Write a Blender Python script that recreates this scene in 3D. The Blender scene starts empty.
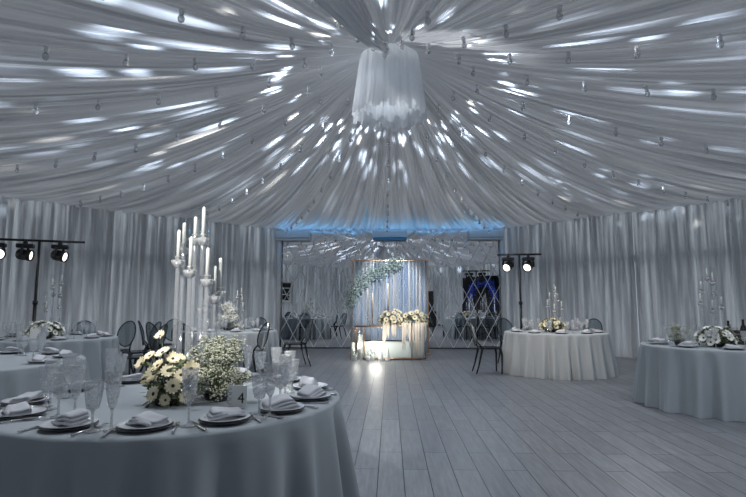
import bpy, bmesh, math, random
import numpy as np
from mathutils import Vector, Matrix, Euler, noise
PI = math.pi
SC = bpy.context.scene
COL = SC.collection
rnd = random.Random(11)
# ------------------------------------------------------------------ place
CAM_H = 1.28
FPX = 511.0
PITCH = math.atan(55.5 / 511)
YAW = math.atan(17 / 511)
CY = 7.05            # centre of the octagonal pavilion is (0, CY)
AP = 7.95            # apothem
HS = AP * math.tan(PI / 8)   # half side
ZE, ZH, PW = 3.50, 5.00, 2.4

def ray(px, py):
    x = (px - 373) / FPX; y = (248.5 - py) / FPX
    d = Vector((x, math.cos(PITCH) - y * math.sin(PITCH), math.sin(PITCH) + y * math.cos(PITCH)))
    return Matrix.Rotation(YAW, 3, 'Z') @ d
def at(px, py, Y):
    d = ray(px, py); t = Y / d.y
    return Vector((d.x * t, Y, CAM_H + d.z * t))
def Rth(t):
    k = (t + PI / 8) % (PI / 4) - PI / 8
    return AP / math.cos(k)
def ceil_z(x, y):
    r = math.hypot(x, y - CY); f = min(1, r / Rth(math.atan2(y - CY, x)))
    return ZE + (ZH - ZE) * (1 - f) ** PW

def under_ceiling(px, py, drop):
    d = ray(px, py); t = 1.0
    while CAM_H + d.z * t < ceil_z(d.x * t, d.y * t) - drop and t < 30: t += .01
    return Vector((d.x * t, d.y * t, CAM_H + d.z * t))

# ------------------------------------------------------------------ helpers
class MB:
    def __init__(s): s.v = []; s.f = []; s.sm = []
    def add(s, vs, fs, smooth=False):
        o = len(s.v); s.v.extend([tuple(v) for v in vs])
        for f in fs: s.f.append(tuple(i + o for i in f)); s.sm.append(smooth)
        return s
    def box(s, c, size, rz=0, bev=0):
        m = Matrix.Translation(c) @ Matrix.Rotation(rz, 4, 'Z')
        if bev:
            bm = bmesh.new(); bmesh.ops.create_cube(bm, size=1)
            for v in bm.verts: v.co = Vector((v.co.x * size[0], v.co.y * size[1], v.co.z * size[2]))
            bmesh.ops.bevel(bm, geom=bm.edges[:], offset=bev, segments=2, affect='EDGES', profile=.5)
            bm.verts.ensure_lookup_table(); bm.verts.index_update()
            s.add([m @ v.co for v in bm.verts], [[v.index for v in f.verts] for f in bm.faces]); bm.free(); return s
        x, y, z = [k / 2 for k in size]
        vs = [m @ Vector(p) for p in ((-x,-y,-z),(x,-y,-z),(x,y,-z),(-x,y,-z),(-x,-y,z),(x,-y,z),(x,y,z),(-x,y,z))]
        return s.add(vs, [(3,2,1,0),(4,5,6,7),(0,1,5,4),(1,2,6,5),(2,3,7,6),(3,0,4,7)])
    def tube(s, pts, rad, n=8, cap=True, closed=False):
        pts = [Vector(p) for p in pts]; k = len(pts)
        if not hasattr(rad, '__len__'): rad = [rad] * k
        vs = []; up = None
        for i, p in enumerate(pts):
            if closed: t = pts[(i + 1) % k] - pts[i - 1]
            else: t = pts[min(i + 1, k - 1)] - pts[max(i - 1, 0)]
            t.normalize()
            if up is None: up = Vector((0, 0, 1)) if abs(t.z) < .9 else Vector((1, 0, 0))
            a = t.cross(up); 
            if a.length < 1e-5: a = t.orthogonal()
            a.normalize(); b = a.cross(t); up = b
            for j in range(n):
                q = 2 * PI * j / n
                vs.append(p + (a * math.cos(q) + b * math.sin(q)) * rad[i])
        fs = []
        for i in range(k if closed else k - 1):
            i2 = (i + 1) % k
            for j in range(n):
                j2 = (j + 1) % n
                fs.append((i * n + j, i2 * n + j, i2 * n + j2, i * n + j2))
        if cap and not closed:
            fs.append(tuple(range(n))); fs.append(tuple(reversed(range((k - 1) * n, k * n))))
        return s.add(vs, fs, True)
    def lathe(s, prof, n=20, c=(0, 0, 0), rfun=None, capb=True, capt=False, smooth=True):
        vs = []
        for r, z in prof:
            for j in range(n):
                q = 2 * PI * j / n
                rr = r * (rfun(q, z) if rfun else 1)
                vs.append((c[0] + rr * math.cos(q), c[1] + rr * math.sin(q), c[2] + z))
        fs = []
        for i in range(len(prof) - 1):
            for j in range(n):
                j2 = (j + 1) % n
                fs.append((i * n + j, i * n + j2, (i + 1) * n + j2, (i + 1) * n + j))
        if capb: fs.append(tuple(reversed(range(n))))
        if capt: fs.append(tuple(range((len(prof) - 1) * n, len(prof) * n)))
        return s.add(vs, fs, smooth)
    def grid(s, fn, nu, nv, smooth=True, closed_u=False):
        vs = []
        cu = nu if closed_u else nu + 1
        for j in range(nv + 1):
            for i in range(cu): vs.append(fn(i / nu, j / nv))
        fs = []
        for j in range(nv):
            for i in range(nu):
                i2 = (i + 1) % cu
                fs.append((j * cu + i, j * cu + i2, (j + 1) * cu + i2, (j + 1) * cu + i))
        return s.add(vs, fs, smooth)
    def build(s, name, mat, parent=None, loc=None):
        me = bpy.data.meshes.new(name)
        me.from_pydata(s.v, [], s.f); me.update()
        me.polygons.foreach_set('use_smooth', s.sm)
        me.materials.append(mat)
        o = bpy.data.objects.new(name, me); COL.objects.link(o)
        if parent is not None: o.parent = parent
        if loc is not None: o.location = loc
        return o
def tag(o, label=None, cat=None, group=None, kind=None):
    if label: o['label'] = label
    if cat: o['category'] = cat
    if group: o['group'] = group
    if kind: o['kind'] = kind
    return o
def empty(name, loc=(0, 0, 0), rz=0):
    e = bpy.data.objects.new(name, None); COL.objects.link(e)
    e.location = loc; e.rotation_euler = (0, 0, rz); e.empty_display_size = .1
    return e
def copy_tree(o, parent=None):
    c = o.copy(); COL.objects.link(c); c.parent = parent
    for ch in list(o.children): copy_tree(ch, c)
    return c
_used = set()
def place(proto, loc, rz=0, label=None, group=None, scale=None):
    """first placement moves the prototype itself, later ones copy it"""
    if proto.name not in _used:
        _used.add(proto.name); o = proto
    else:
        o = copy_tree(proto)
    o.location = loc; o.rotation_euler = (0, 0, rz)
    if scale: o.scale = (scale,) * 3
    if label: o['label'] = label
    if group: o['group'] = group
    return o

# ------------------------------------------------------------------ materials
def new_mat(name):
    m = bpy.data.materials.new(name); m.use_nodes = True
    nt = m.node_tree; nt.nodes.clear()
    out = nt.nodes.new('ShaderNodeOutputMaterial')
    return m, nt, out
def N(nt, t, **k):
    n = nt.nodes.new(t)
    for a, b in k.items(): setattr(n, a, b)
    return n
def pbr(name, col, rough=.5, metal=0, var=.08, scale=8, bump=0, spec=.5, sheen=0, emis=None, estr=0, coat=0):
    m, nt, out = new_mat(name)
    b = N(nt, 'ShaderNodeBsdfPrincipled')
    b.inputs['Roughness'].default_value = rough; b.inputs['Metallic'].default_value = metal
    b.inputs['Specular IOR Level'].default_value = spec
    b.inputs['Sheen Weight'].default_value = sheen
    b.inputs['Coat Weight'].default_value = coat
    tc = N(nt, 'ShaderNodeTexCoord'); nz = N(nt, 'ShaderNodeTexNoise')
    nz.inputs['Scale'].default_value = scale; nz.inputs['Detail'].default_value = 3
    nt.links.new(tc.outputs['Object'], nz.inputs['Vector'])
    mp = N(nt, 'ShaderNodeMapRange'); mp.inputs['To Min'].default_value = 1 - var; mp.inputs['To Max'].default_value = 1 + var
    nt.links.new(nz.outputs['Fac'], mp.inputs['Value'])
    mx = N(nt, 'ShaderNodeMix', data_type='RGBA', blend_type='MULTIPLY')
    mx.inputs[0].default_value = 1; mx.inputs[6].default_value = (*col, 1)
    nt.links.new(mp.outputs['Result'], mx.inputs[7])
    nt.links.new(mx.outputs[2], b.inputs['Base Color'])
    if bump:
        bp = N(nt, 'ShaderNodeBump'); bp.inputs['Strength'].default_value = bump; bp.inputs['Distance'].default_value = .01
        nt.links.new(nz.outputs['Fac'], bp.inputs['Height']); nt.links.new(bp.outputs['Normal'], b.inputs['Normal'])
    if emis:
        b.inputs['Emission Color'].default_value = (*emis, 1); b.inputs['Emission Strength'].default_value = estr
    nt.links.new(b.outputs[0], out.inputs[0])
    return m
def clear(name, tint, gloss=1.0, rough=.03, body=0, bodycol=(1, 1, 1), base=.03, cut=0):
    """thin clear glass / acrylic: transparent with a Fresnel reflection"""
    m, nt, out = new_mat(name)
    tr = N(nt, 'ShaderNodeBsdfTransparent'); tr.inputs[0].default_value = (*tint, 1)
    gl = N(nt, 'ShaderNodeBsdfGlossy'); gl.inputs['Roughness'].default_value = rough
    lw = N(nt, 'ShaderNodeLayerWeight'); lw.inputs['Blend'].default_value = .35
    mp = N(nt, 'ShaderNodeMapRange'); mp.inputs['To Min'].default_value = base; mp.inputs['To Max'].default_value = gloss
    pw = N(nt, 'ShaderNodeMath', operation='POWER'); pw.inputs[1].default_value = 1.6
    nt.links.new(lw.outputs['Facing'], pw.inputs[0]); nt.links.new(pw.outputs[0], mp.inputs['Value'])
    mx = N(nt, 'ShaderNodeMixShader')
    nt.links.new(mp.outputs['Result'], mx.inputs[0]); nt.links.new(tr.outputs[0], mx.inputs[1]); nt.links.new(gl.outputs[0], mx.inputs[2])
    last = mx
    if cut:      # diamond cutting
        tc = N(nt, 'ShaderNodeTexCoord'); vo = N(nt, 'ShaderNodeTexVoronoi'); vo.inputs['Scale'].default_value = cut; nt.links.new(tc.outputs['Object'], vo.inputs['Vector'])
        bp = N(nt, 'ShaderNodeBump'); bp.inputs['Strength'].default_value = .9; bp.inputs['Distance'].default_value = .012
        nt.links.new(vo.outputs['Distance'], bp.inputs['Height']); nt.links.new(bp.outputs[0], gl.inputs['Normal']); nt.links.new(bp.outputs[0], lw.inputs['Normal'])
    if body:
        df = N(nt, 'ShaderNodeBsdfDiffuse'); df.inputs[0].default_value = (*bodycol, 1)
        m2 = N(nt, 'ShaderNodeMixShader'); m2.inputs[0].default_value = body
        nt.links.new(mx.outputs[0], m2.inputs[1]); nt.links.new(df.outputs[0], m2.inputs[2]); last = m2
    nt.links.new(last.outputs[0], out.inputs[0])
    return m
def fabric(name, col, transl=.25, rough=.6, spec=.25, sheen=.3, weave=60, transp=0, bump=.1):
    m, nt, out = new_mat(name)
    b = N(nt, 'ShaderNodeBsdfPrincipled'); b.inputs['Roughness'].default_value = rough
    b.inputs['Specular IOR Level'].default_value = spec; b.inputs['Sheen Weight'].default_value = sheen
    tl = N(nt, 'ShaderNodeBsdfTranslucent')
    tc = N(nt, 'ShaderNodeTexCoord'); nz = N(nt, 'ShaderNodeTexNoise'); nz.inputs['Scale'].default_value = weave
    nz.inputs['Detail'].default_value = 2
    nt.links.new(tc.outputs['Object'], nz.inputs['Vector'])
    mp = N(nt, 'ShaderNodeMapRange'); mp.inputs['To Min'].default_value = .92; mp.inputs['To Max'].default_value = 1.06
    nt.links.new(nz.outputs['Fac'], mp.inputs['Value'])
    mx = N(nt, 'ShaderNodeMix', data_type='RGBA', blend_type='MULTIPLY'); mx.inputs[0].default_value = 1
    mx.inputs[6].default_value = (*col, 1); nt.links.new(mp.outputs['Result'], mx.inputs[7])
    nt.links.new(mx.outputs[2], b.inputs['Base Color']); nt.links.new(mx.outputs[2], tl.inputs[0])
    if bump:
        bp = N(nt, 'ShaderNodeBump'); bp.inputs['Strength'].default_value = bump; bp.inputs['Distance'].default_value = .004
        nt.links.new(nz.outputs['Fac'], bp.inputs['Height']); nt.links.new(bp.outputs['Normal'], b.inputs['Normal'])
    last = b
    if transl:
        ms = N(nt, 'ShaderNodeMixShader'); ms.inputs[0].default_value = transl
        nt.links.new(b.outputs[0], ms.inputs[1]); nt.links.new(tl.outputs[0], ms.inputs[2]); last = ms
    if transp:
        tr = N(nt, 'ShaderNodeBsdfTransparent'); ms = N(nt, 'ShaderNodeMixShader'); ms.inputs[0].default_value = transp
        nt.links.new(last.outputs[0], ms.inputs[1]); nt.links.new(tr.outputs[0], ms.inputs[2]); last = ms
    nt.links.new(last.outputs[0], out.inputs[0])
    return m
def glow(name, col, strength):
    m, nt, out = new_mat(name)
    e = N(nt, 'ShaderNodeEmission'); e.inputs[0].default_value = (*col, 1); e.inputs[1].default_value = strength
    nt.links.new(e.outputs[0], out.inputs[0]); return m

M = {}
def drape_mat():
    """gathered sheer satin: threads run from the hub outwards, translucency stripes stand in for pleat shade"""
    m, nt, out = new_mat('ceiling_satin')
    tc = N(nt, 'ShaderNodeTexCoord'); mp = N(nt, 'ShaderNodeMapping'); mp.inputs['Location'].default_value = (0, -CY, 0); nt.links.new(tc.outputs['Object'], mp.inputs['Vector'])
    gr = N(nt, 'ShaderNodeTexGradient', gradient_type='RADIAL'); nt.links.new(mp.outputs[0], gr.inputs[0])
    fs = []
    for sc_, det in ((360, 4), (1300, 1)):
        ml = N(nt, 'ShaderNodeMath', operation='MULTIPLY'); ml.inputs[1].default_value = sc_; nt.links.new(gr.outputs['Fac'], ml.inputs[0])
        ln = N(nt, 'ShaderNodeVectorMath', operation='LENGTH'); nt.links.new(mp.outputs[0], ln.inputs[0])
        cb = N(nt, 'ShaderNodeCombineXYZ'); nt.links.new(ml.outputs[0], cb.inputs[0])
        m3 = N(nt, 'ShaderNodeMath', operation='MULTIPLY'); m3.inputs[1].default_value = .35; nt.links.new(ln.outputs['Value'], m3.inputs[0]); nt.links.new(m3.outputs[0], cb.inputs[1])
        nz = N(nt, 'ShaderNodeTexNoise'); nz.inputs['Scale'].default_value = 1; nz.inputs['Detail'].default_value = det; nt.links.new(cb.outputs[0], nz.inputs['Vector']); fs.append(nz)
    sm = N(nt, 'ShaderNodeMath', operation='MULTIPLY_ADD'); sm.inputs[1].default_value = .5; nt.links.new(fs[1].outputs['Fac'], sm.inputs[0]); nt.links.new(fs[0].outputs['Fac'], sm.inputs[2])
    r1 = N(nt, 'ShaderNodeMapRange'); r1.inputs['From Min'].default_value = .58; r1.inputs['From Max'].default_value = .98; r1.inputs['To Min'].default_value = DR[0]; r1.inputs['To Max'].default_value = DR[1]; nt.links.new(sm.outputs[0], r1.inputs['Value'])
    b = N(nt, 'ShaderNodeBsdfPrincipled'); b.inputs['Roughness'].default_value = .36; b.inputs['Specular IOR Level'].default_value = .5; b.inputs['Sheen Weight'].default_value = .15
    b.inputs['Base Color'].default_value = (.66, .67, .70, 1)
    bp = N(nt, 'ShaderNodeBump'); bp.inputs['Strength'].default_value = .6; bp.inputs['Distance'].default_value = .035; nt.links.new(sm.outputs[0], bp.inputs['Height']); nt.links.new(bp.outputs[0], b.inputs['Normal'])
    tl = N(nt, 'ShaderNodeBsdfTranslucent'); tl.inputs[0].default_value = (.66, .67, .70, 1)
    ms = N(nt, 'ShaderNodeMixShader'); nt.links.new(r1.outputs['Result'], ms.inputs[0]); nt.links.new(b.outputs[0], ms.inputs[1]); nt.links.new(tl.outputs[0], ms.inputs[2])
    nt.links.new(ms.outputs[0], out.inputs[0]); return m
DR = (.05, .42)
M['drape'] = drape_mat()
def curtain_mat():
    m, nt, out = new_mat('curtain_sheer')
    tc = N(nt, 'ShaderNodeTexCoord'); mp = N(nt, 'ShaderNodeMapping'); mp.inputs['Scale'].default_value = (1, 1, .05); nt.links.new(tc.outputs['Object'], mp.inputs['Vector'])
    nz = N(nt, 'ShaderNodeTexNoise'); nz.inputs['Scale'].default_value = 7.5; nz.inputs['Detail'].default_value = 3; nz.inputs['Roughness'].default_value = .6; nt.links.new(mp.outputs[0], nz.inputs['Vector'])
    r1 = N(nt, 'ShaderNodeMapRange'); r1.inputs['From Min'].default_value = .44; r1.inputs['From Max'].default_value = .66; r1.inputs['To Min'].default_value = .06; r1.inputs['To Max'].default_value = .88; nt.links.new(nz.outputs['Fac'], r1.inputs['Value'])  # translucency stripes stand in for lit and shaded folds
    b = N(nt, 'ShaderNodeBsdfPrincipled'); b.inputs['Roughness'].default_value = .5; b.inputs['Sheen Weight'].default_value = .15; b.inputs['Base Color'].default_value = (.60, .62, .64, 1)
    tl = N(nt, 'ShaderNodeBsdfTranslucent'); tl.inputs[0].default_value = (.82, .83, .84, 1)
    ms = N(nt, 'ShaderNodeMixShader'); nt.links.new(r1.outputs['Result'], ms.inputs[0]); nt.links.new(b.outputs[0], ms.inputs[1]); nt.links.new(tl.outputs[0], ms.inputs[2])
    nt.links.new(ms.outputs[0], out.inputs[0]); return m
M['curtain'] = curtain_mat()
M['skirt'] = fabric('chandelier_tulle', (.82, .85, .88), transl=.45, rough=.5, weave=90, transp=.10)
M['roll'] = fabric('white_satin_roll', (.86, .87, .89), transl=.3, rough=.4, weave=60)
M['cloth'] = fabric('table_linen', (.34, .375, .405), transl=0, rough=.75, spec=.2, sheen=.2, weave=300, bump=.15)
M['napkin'] = fabric('napkin_linen', (.55, .56, .60), transl=0, rough=.8, spec=.15, weave=200)
M['plate'] = pbr('rim_shade_dark', (.10, .11, .13), rough=.2, spec=.6)  # dark ring painted for the shade under the plate rim
M['china'] = pbr('white_china', (.62, .63, .66), rough=.2, spec=.6, var=.03)
M['socket'] = pbr('pale_silver', (.75, .76, .78), rough=.35, metal=.4)
M['steel'] = pbr('steel', (.6, .6, .62), rough=.22, metal=1)
M['gold'] = pbr('brushed_copper', (.62, .40, .27), rough=.3, metal=1)
M['glass'] = clear('clear_glass', (.97, .98, .98), gloss=.7, base=.02, rough=.05)
M['crystal'] = clear('cut_crystal', (.95, .96, .97), gloss=1.0, rough=.07, base=.26, body=.17, bodycol=(.95, .97, 1.0), cut=85)
M['acrylic'] = clear('clear_acrylic', (.95, .96, .98), gloss=1, rough=.06, base=.17, body=.15, bodycol=(.95, .97, 1))
M['bobeche'] = clear('pressed_glass', (.9, .92, .94), gloss=1, rough=.10, base=.40, body=.26, bodycol=(1, 1, 1), cut=70)
M['smoke'] = clear('smoky_polycarbonate', (.66, .70, .72), gloss=.6, base=.05)
M['smoke_leg'] = clear('smoky_polycarbonate_solid', (.22, .25, .27), gloss=.6, base=.06)
M['wax'] = pbr('white_wax', (.90, .89, .85), rough=.5, var=.02)
M['wax_tan'] = pbr('cream_wax', (.80, .66, .52), rough=.5, var=.02)
M['black'] = pbr('black_paint', (.012, .012, .014), rough=.45)
M['black_soft'] = pbr('black_cloth', (.008, .009, .012), rough=.8)
M['petal'] = pbr('cream_petal', (.80, .73, .52), rough=.7, var=.08, scale=30)
M['petal_white'] = pbr('white_petal', (.80, .80, .74), rough=.7, var=.06, scale=30)
M['eye'] = pbr('dark_flower_centre', (.035, .025, .02), rough=.8)
M['green'] = pbr('stem_green', (.10, .13, .06), rough=.7, var=.3, scale=20)
M['gyps'] = pbr('tiny_white_florets', (.52, .53, .43), rough=.8, var=.25, scale=20)
M['euca'] = pbr('eucalyptus_leaf', (.30, .38, .36), rough=.6, var=.35, scale=9)
M['tassel'] = pbr('cream_tassel', (.85, .77, .66), rough=.8, var=.1, scale=30)
M['blueflower'] = pbr('blue_petal', (.04, .10, .62), rough=.6, var=.4, scale=9)
M['white_paint'] = pbr('white_paint', (.90, .91, .93), rough=.45, var=.03)
M['paper'] = pbr('white_card', (.82, .82, .80), rough=.7, var=.02)
M['ink'] = pbr('black_ink', (.02, .02, .02), rough=.6)
M['ac_white'] = pbr('white_plastic', (.78, .80, .82), rough=.35, var=.02)
M['ac_blue'] = pbr('vane_blue_light', (.10, .42, .78), rough=.3, var=.05)  # blue of the LED glow painted into the vane colour
M['mint'] = pbr('pale_mint_panel', (.70, .78, .75), rough=.25, var=.03)
M['wall'] = fabric('backlit_wall_fabric', (.84, .86, .88), transl=.85, rough=.9, weave=20)  # walls made translucent so sky light brightens the curtains
M['backing'] = pbr('grey_plaster', (.35, .36, .38), rough=.9)
M['bottle'] = pbr('dark_bottle_glass', (.02, .018, .015), rough=.1, spec=.8)
M['crate'] = pbr('dark_wood', (.07, .05, .04), rough=.6, var=.3)
M['lens'] = glow('lit_lens', (1, .95, .86), 2.2)
M['lens_off'] = pbr('grey_lens', (.5, .5, .5), rough=.15, metal=.6)
M['led'] = glow('blue_led', (.12, .45, 1.0), 6)

def mirror_mat(name, tint, rough):
    m, nt, out = new_mat(name)
    g = N(nt, 'ShaderNodeBsdfGlossy'); g.inputs[0].default_value = (*tint, 1); g.inputs['Roughness'].default_value = rough
    nt.links.new(g.outputs[0], out.inputs[0]); return m
M['mirror'] = mirror_mat('silvered_mirror', (.84, .85, .87), .010)
M['bevel'] = pbr('ground_bevel', (.92, .93, .95), rough=.4, metal=.25, var=.03)

def floor_mat():
    m, nt, out = new_mat('grey_plank_floor')
    b = N(nt, 'ShaderNodeBsdfPrincipled')
    tc = N(nt, 'ShaderNodeTexCoord'); mp = N(nt, 'ShaderNodeMapping')
    mp.inputs['Rotation'].default_value = (0, 0, PI / 2); mp.inputs['Location'].default_value = (.4, .095, 0)
    nt.links.new(tc.outputs['Object'], mp.inputs['Vector'])
    br = N(nt, 'ShaderNodeTexBrick'); br.offset = .37; br.offset_frequency = 2
    for k, v in (('Scale', 1), ('Mortar Size', .0036), ('Mortar Smooth', .1), ('Bias', 0), ('Brick Width', 1.25), ('Row Height', .192)): br.inputs[k].default_value = v
    br.inputs['Color1'].default_value = (.18, .187, .205, 1); br.inputs['Color2'].default_value = (.225, .235, .255, 1); br.inputs['Mortar'].default_value = (.008, .008, .010, 1)
    nt.links.new(mp.outputs[0], br.inputs['Vector'])
    st = N(nt, 'ShaderNodeMapping'); st.inputs['Scale'].default_value = (14, 1.2, 1); nt.links.new(tc.outputs['Object'], st.inputs['Vector'])
    nz = N(nt, 'ShaderNodeTexNoise'); nz.inputs['Scale'].default_value = 2.2; nz.inputs['Detail'].default_value = 6; nz.inputs['Roughness'].default_value = .7
    nt.links.new(st.outputs[0], nz.inputs['Vector'])
    r = N(nt, 'ShaderNodeMapRange'); r.inputs['From Min'].default_value = .3; r.inputs['From Max'].default_value = .7
    r.inputs['To Min'].default_value = .62; r.inputs['To Max'].default_value = 1.22; nt.links.new(nz.outputs['Fac'], r.inputs['Value'])
    mx = N(nt, 'ShaderNodeMix', data_type='RGBA', blend_type='MULTIPLY'); mx.inputs[0].default_value = 1
    nt.links.new(br.outputs['Color'], mx.inputs[6]); nt.links.new(r.outputs['Result'], mx.inputs[7]); nt.links.new(mx.outputs[2], b.inputs['Base Color'])
    r2 = N(nt, 'ShaderNodeMapRange'); r2.inputs['To Min'].default_value = .28; r2.inputs['To Max'].default_value = .48; nt.links.new(nz.outputs['Fac'], r2.inputs['Value'])
    nt.links.new(r2.outputs['Result'], b.inputs['Roughness'])
    inv = N(nt, 'ShaderNodeMath', operation='MULTIPLY_ADD'); inv.inputs[1].default_value = -1; inv.inputs[2].default_value = 1
    nt.links.new(br.outputs['Fac'], inv.inputs[0])
    bp = N(nt, 'ShaderNodeBump'); bp.inputs['Strength'].default_value = .5; bp.inputs['Distance'].default_value = .003
    nt.links.new(inv.outputs[0], bp.inputs['Height']); nt.links.new(bp.outputs[0], b.inputs['Normal'])
    b.inputs['Specular IOR Level'].default_value = .5
    nt.links.new(b.outputs[0], out.inputs[0]); return m
M['floor'] = floor_mat()

# ------------------------------------------------------------------ setting
def struct(o): o['kind'] = 'structure'; return o
corner = [Vector((AP / math.cos(PI / 8) * math.cos(PI / 8 + k * PI / 4), CY + AP / math.cos(PI / 8) * math.sin(PI / 8 + k * PI / 4), 0)) for k in range(8)]
mb = MB(); mb.add([c * 1 + (c - Vector((0, CY, 0))) * .05 for c in corner] , [tuple(range(8))])
struct(mb.build('floor', M['floor']))

# ceiling: one pleated satin tent from the hub to the eaves
NT, NR = 3000, 72
th = np.linspace(0, 2 * PI, NT, endpoint=False)
nr = np.random.RandomState(4)
pl = np.zeros(NT); slow = np.zeros(NT)
for fq in list(range(150, 210, 7)) + list(range(260, 420, 13)):
    a = nr.rand() * (1.0 if fq < 220 else .55)
    pl += a * np.sin(fq * th + nr.rand() * 6.28 + .8 * np.sin(th * nr.randint(3, 9)))
pl /= np.abs(pl).max()
pl = np.sign(pl) * np.abs(pl) ** .8
for fq in range(30, 80, 3): slow += nr.rand() * np.sin(fq * th + nr.rand() * 6.28)
slow /= np.abs(slow).max()
STR = [172.5, 196, 217.7, 237.4, 258, 279, 300, 321.2, 342.5, 6.1, 27.9, 48.5, 69.5, 90.5, 111.5, 132, 152.5]
sa = np.sort(np.radians(np.array(STR) % 360))
ph = np.interp(th, np.concatenate([[sa[-1] - 2 * PI], sa, [sa[0] + 2 * PI]]), np.arange(-1, len(sa) + 1))
swag = np.abs(np.sin(ph * PI))            # 0 on a string rib, 1 between
kk = (th + PI / 8) % (PI / 4) - PI / 8
Rv = AP / np.cos(kk)
r0 = .34
V = np.zeros((NR + 1, NT, 3))
for j in range(NR + 1):
    f0 = (j / NR) ** 1.15
    r = r0 + (Rv - r0) * f0
    f = r / Rv
    z = ZE + (ZH - ZE) * (1 - f) ** PW
    env = np.minimum(1, f * 5) * np.minimum(1, (1 - f) * 6 + .25)
    z = z + (.006 + .040 * f ** .6) * pl * np.minimum(1, .35 + f * 2) + .045 * f ** .5 * slow * env - .085 * swag * env * f ** .5
    V[j, :, 0] = r * np.cos(th); V[j, :, 1] = CY + r * np.sin(th); V[j, :, 2] = z
me = bpy.data.meshes.new('ceiling')
idx = np.arange((NR + 1) * NT).reshape(NR + 1, NT)
q = np.stack([idx[:-1], idx[1:], np.roll(idx[1:], -1, 1), np.roll(idx[:-1], -1, 1)], -1).reshape(-1, 4)
nv, nf = V.shape[0] * V.shape[1], len(q)
me.vertices.add(nv); me.vertices.foreach_set('co', V.reshape(-1))
me.loops.add(nf * 4); me.loops.foreach_set('vertex_index', q.reshape(-1).astype(np.int32))
me.polygons.add(nf); me.polygons.foreach_set('loop_start', np.arange(0, nf * 4, 4, dtype=np.int32)); me.polygons.foreach_set('loop_total', np.full(nf, 4, dtype=np.int32))
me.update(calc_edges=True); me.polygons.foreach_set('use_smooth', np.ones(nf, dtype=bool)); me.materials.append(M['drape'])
ce = bpy.data.objects.new('ceiling', me); COL.objects.link(ce); struct(ce)

# walls behind the curtains
wn = ['wall_right', 'wall_far_right', 'wall_far', 'wall_far_left', 'wall_left', 'wall_near_left', 'wall_near', 'wall_near_right']
for k in range(8):
    a = k * PI / 4; n = Vector((math.cos(a), math.sin(a), 0)); t = Vector((-n.y, n.x, 0))
    if k == 2: continue
    c = Vector((0, CY, 1.78)) + n * (AP + .22)
    mb = MB(); mb.box(c, (.1, 2 * HS + .2, 3.56), rz=a); struct(mb.build(wn[k], M['wall']))
# mirrored wall: bevelled diamond tiles
YM = CY + AP
TW, TH_ = .4048, .757
bm = bmesh.new()
bmb = bmesh.new()
ZT = 3.57
rows = int(ZT / (TH_ / 2)) + 3
be = .05
trnd = random.Random(5)
for jj in range(-1, rows):
    for ii in range(-10, 11):
        cx = (ii + (.5 if jj % 2 else 0)) * TW; cz = .02 + jj * TH_ / 2
        if abs(cx) > HS + TW or cz > ZT + TH_: continue
        P = [(cx, cz - TH_ / 2), (cx + TW / 2, cz), (cx, cz + TH_ / 2), (cx - TW / 2, cz)]
        ox, oz = trnd.uniform(-.0006, .0006), trnd.uniform(-.0006, .0006)
        inn = [((cx + (x - cx) * (1 - be)), (cz + (z - cz) * (1 - be))) for x, z in P]
        def YY(x, z): return YM - .006 + ox * (x - cx) / TW * 2 + oz * (z - cz) / TH_ * 2
        vi = [bm.verts.new((x, YY(x, z), z)) for x, z in inn]
        bm.faces.new(vi)
        vo = [bmb.verts.new((x, YM, z)) for x, z in P]; vi2 = [bmb.verts.new((x, YY(x, z), z)) for x, z in inn]
        for e in range(4): bmb.faces.new((vo[e], vo[(e + 1) % 4], vi2[(e + 1) % 4], vi2[e]))
for b_ in (bm, bmb):
    for co, no in (((0, 0, 0), (0, 0, -1)), ((0, 0, ZT), (0, 0, 1)), ((-HS, 0, 0), (-1, 0, 0)), ((HS, 0, 0), (1, 0, 0))):
        bmesh.ops.bisect_plane(b_, geom=b_.verts[:] + b_.edges[:] + b_.faces[:], plane_co=co, plane_no=no, clear_outer=True)
mb = MB(); mb.box((0, YM + .11, ZT / 2), (2 * HS, .2, ZT)); back = struct(mb.build('wall_far', M['backing']))
me = bpy.data.meshes.new('mirror_tiles'); bm.to_mesh(me); me.materials.append(M['mirror']); o = bpy.data.objects.new('mirror_tiles', me); COL.objects.link(o); o.parent = back
me = bpy.data.meshes.new('tile_bevels'); bmb.to_mesh(me); me.materials.append(M['bevel']); o = bpy.data.objects.new('tile_bevels', me); COL.objects.link(o); o.parent = back
mb = MB(); mb.box((0, YM - .012, .015), (2 * HS - .3, .02, .03)); struct(mb.build('baseboard_far', M['black']))
mb = MB(); mb.box((0, YM - .03, ZT - .012), (2 * HS, .06, .03)); led = mb.build('trim_1', M['led']); struct(led)
for k, s in enumerate((-1, 1)):
    mb = MB(); mb.lathe([(.075, 0), (.075, ZT)], n=20, c=(s * (HS - .03), YM - .1, 0), capt=True); struct(mb.build('trim_%d' % (k + 2), M['white_paint']))

# rail added behind the curtains to shade a band across them
for k, q in enumerate((1, 3)):
    an = q * PI / 4; n = Vector((math.cos(an), math.sin(an), 0)); mb = MB(); mb.box(Vector((0, CY, 2.38)) + n * (AP + .12), (.03, 2 * HS, .16), rz=an); struct(mb.build('trim_%d' % (k + 4), M['backing']))
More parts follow.
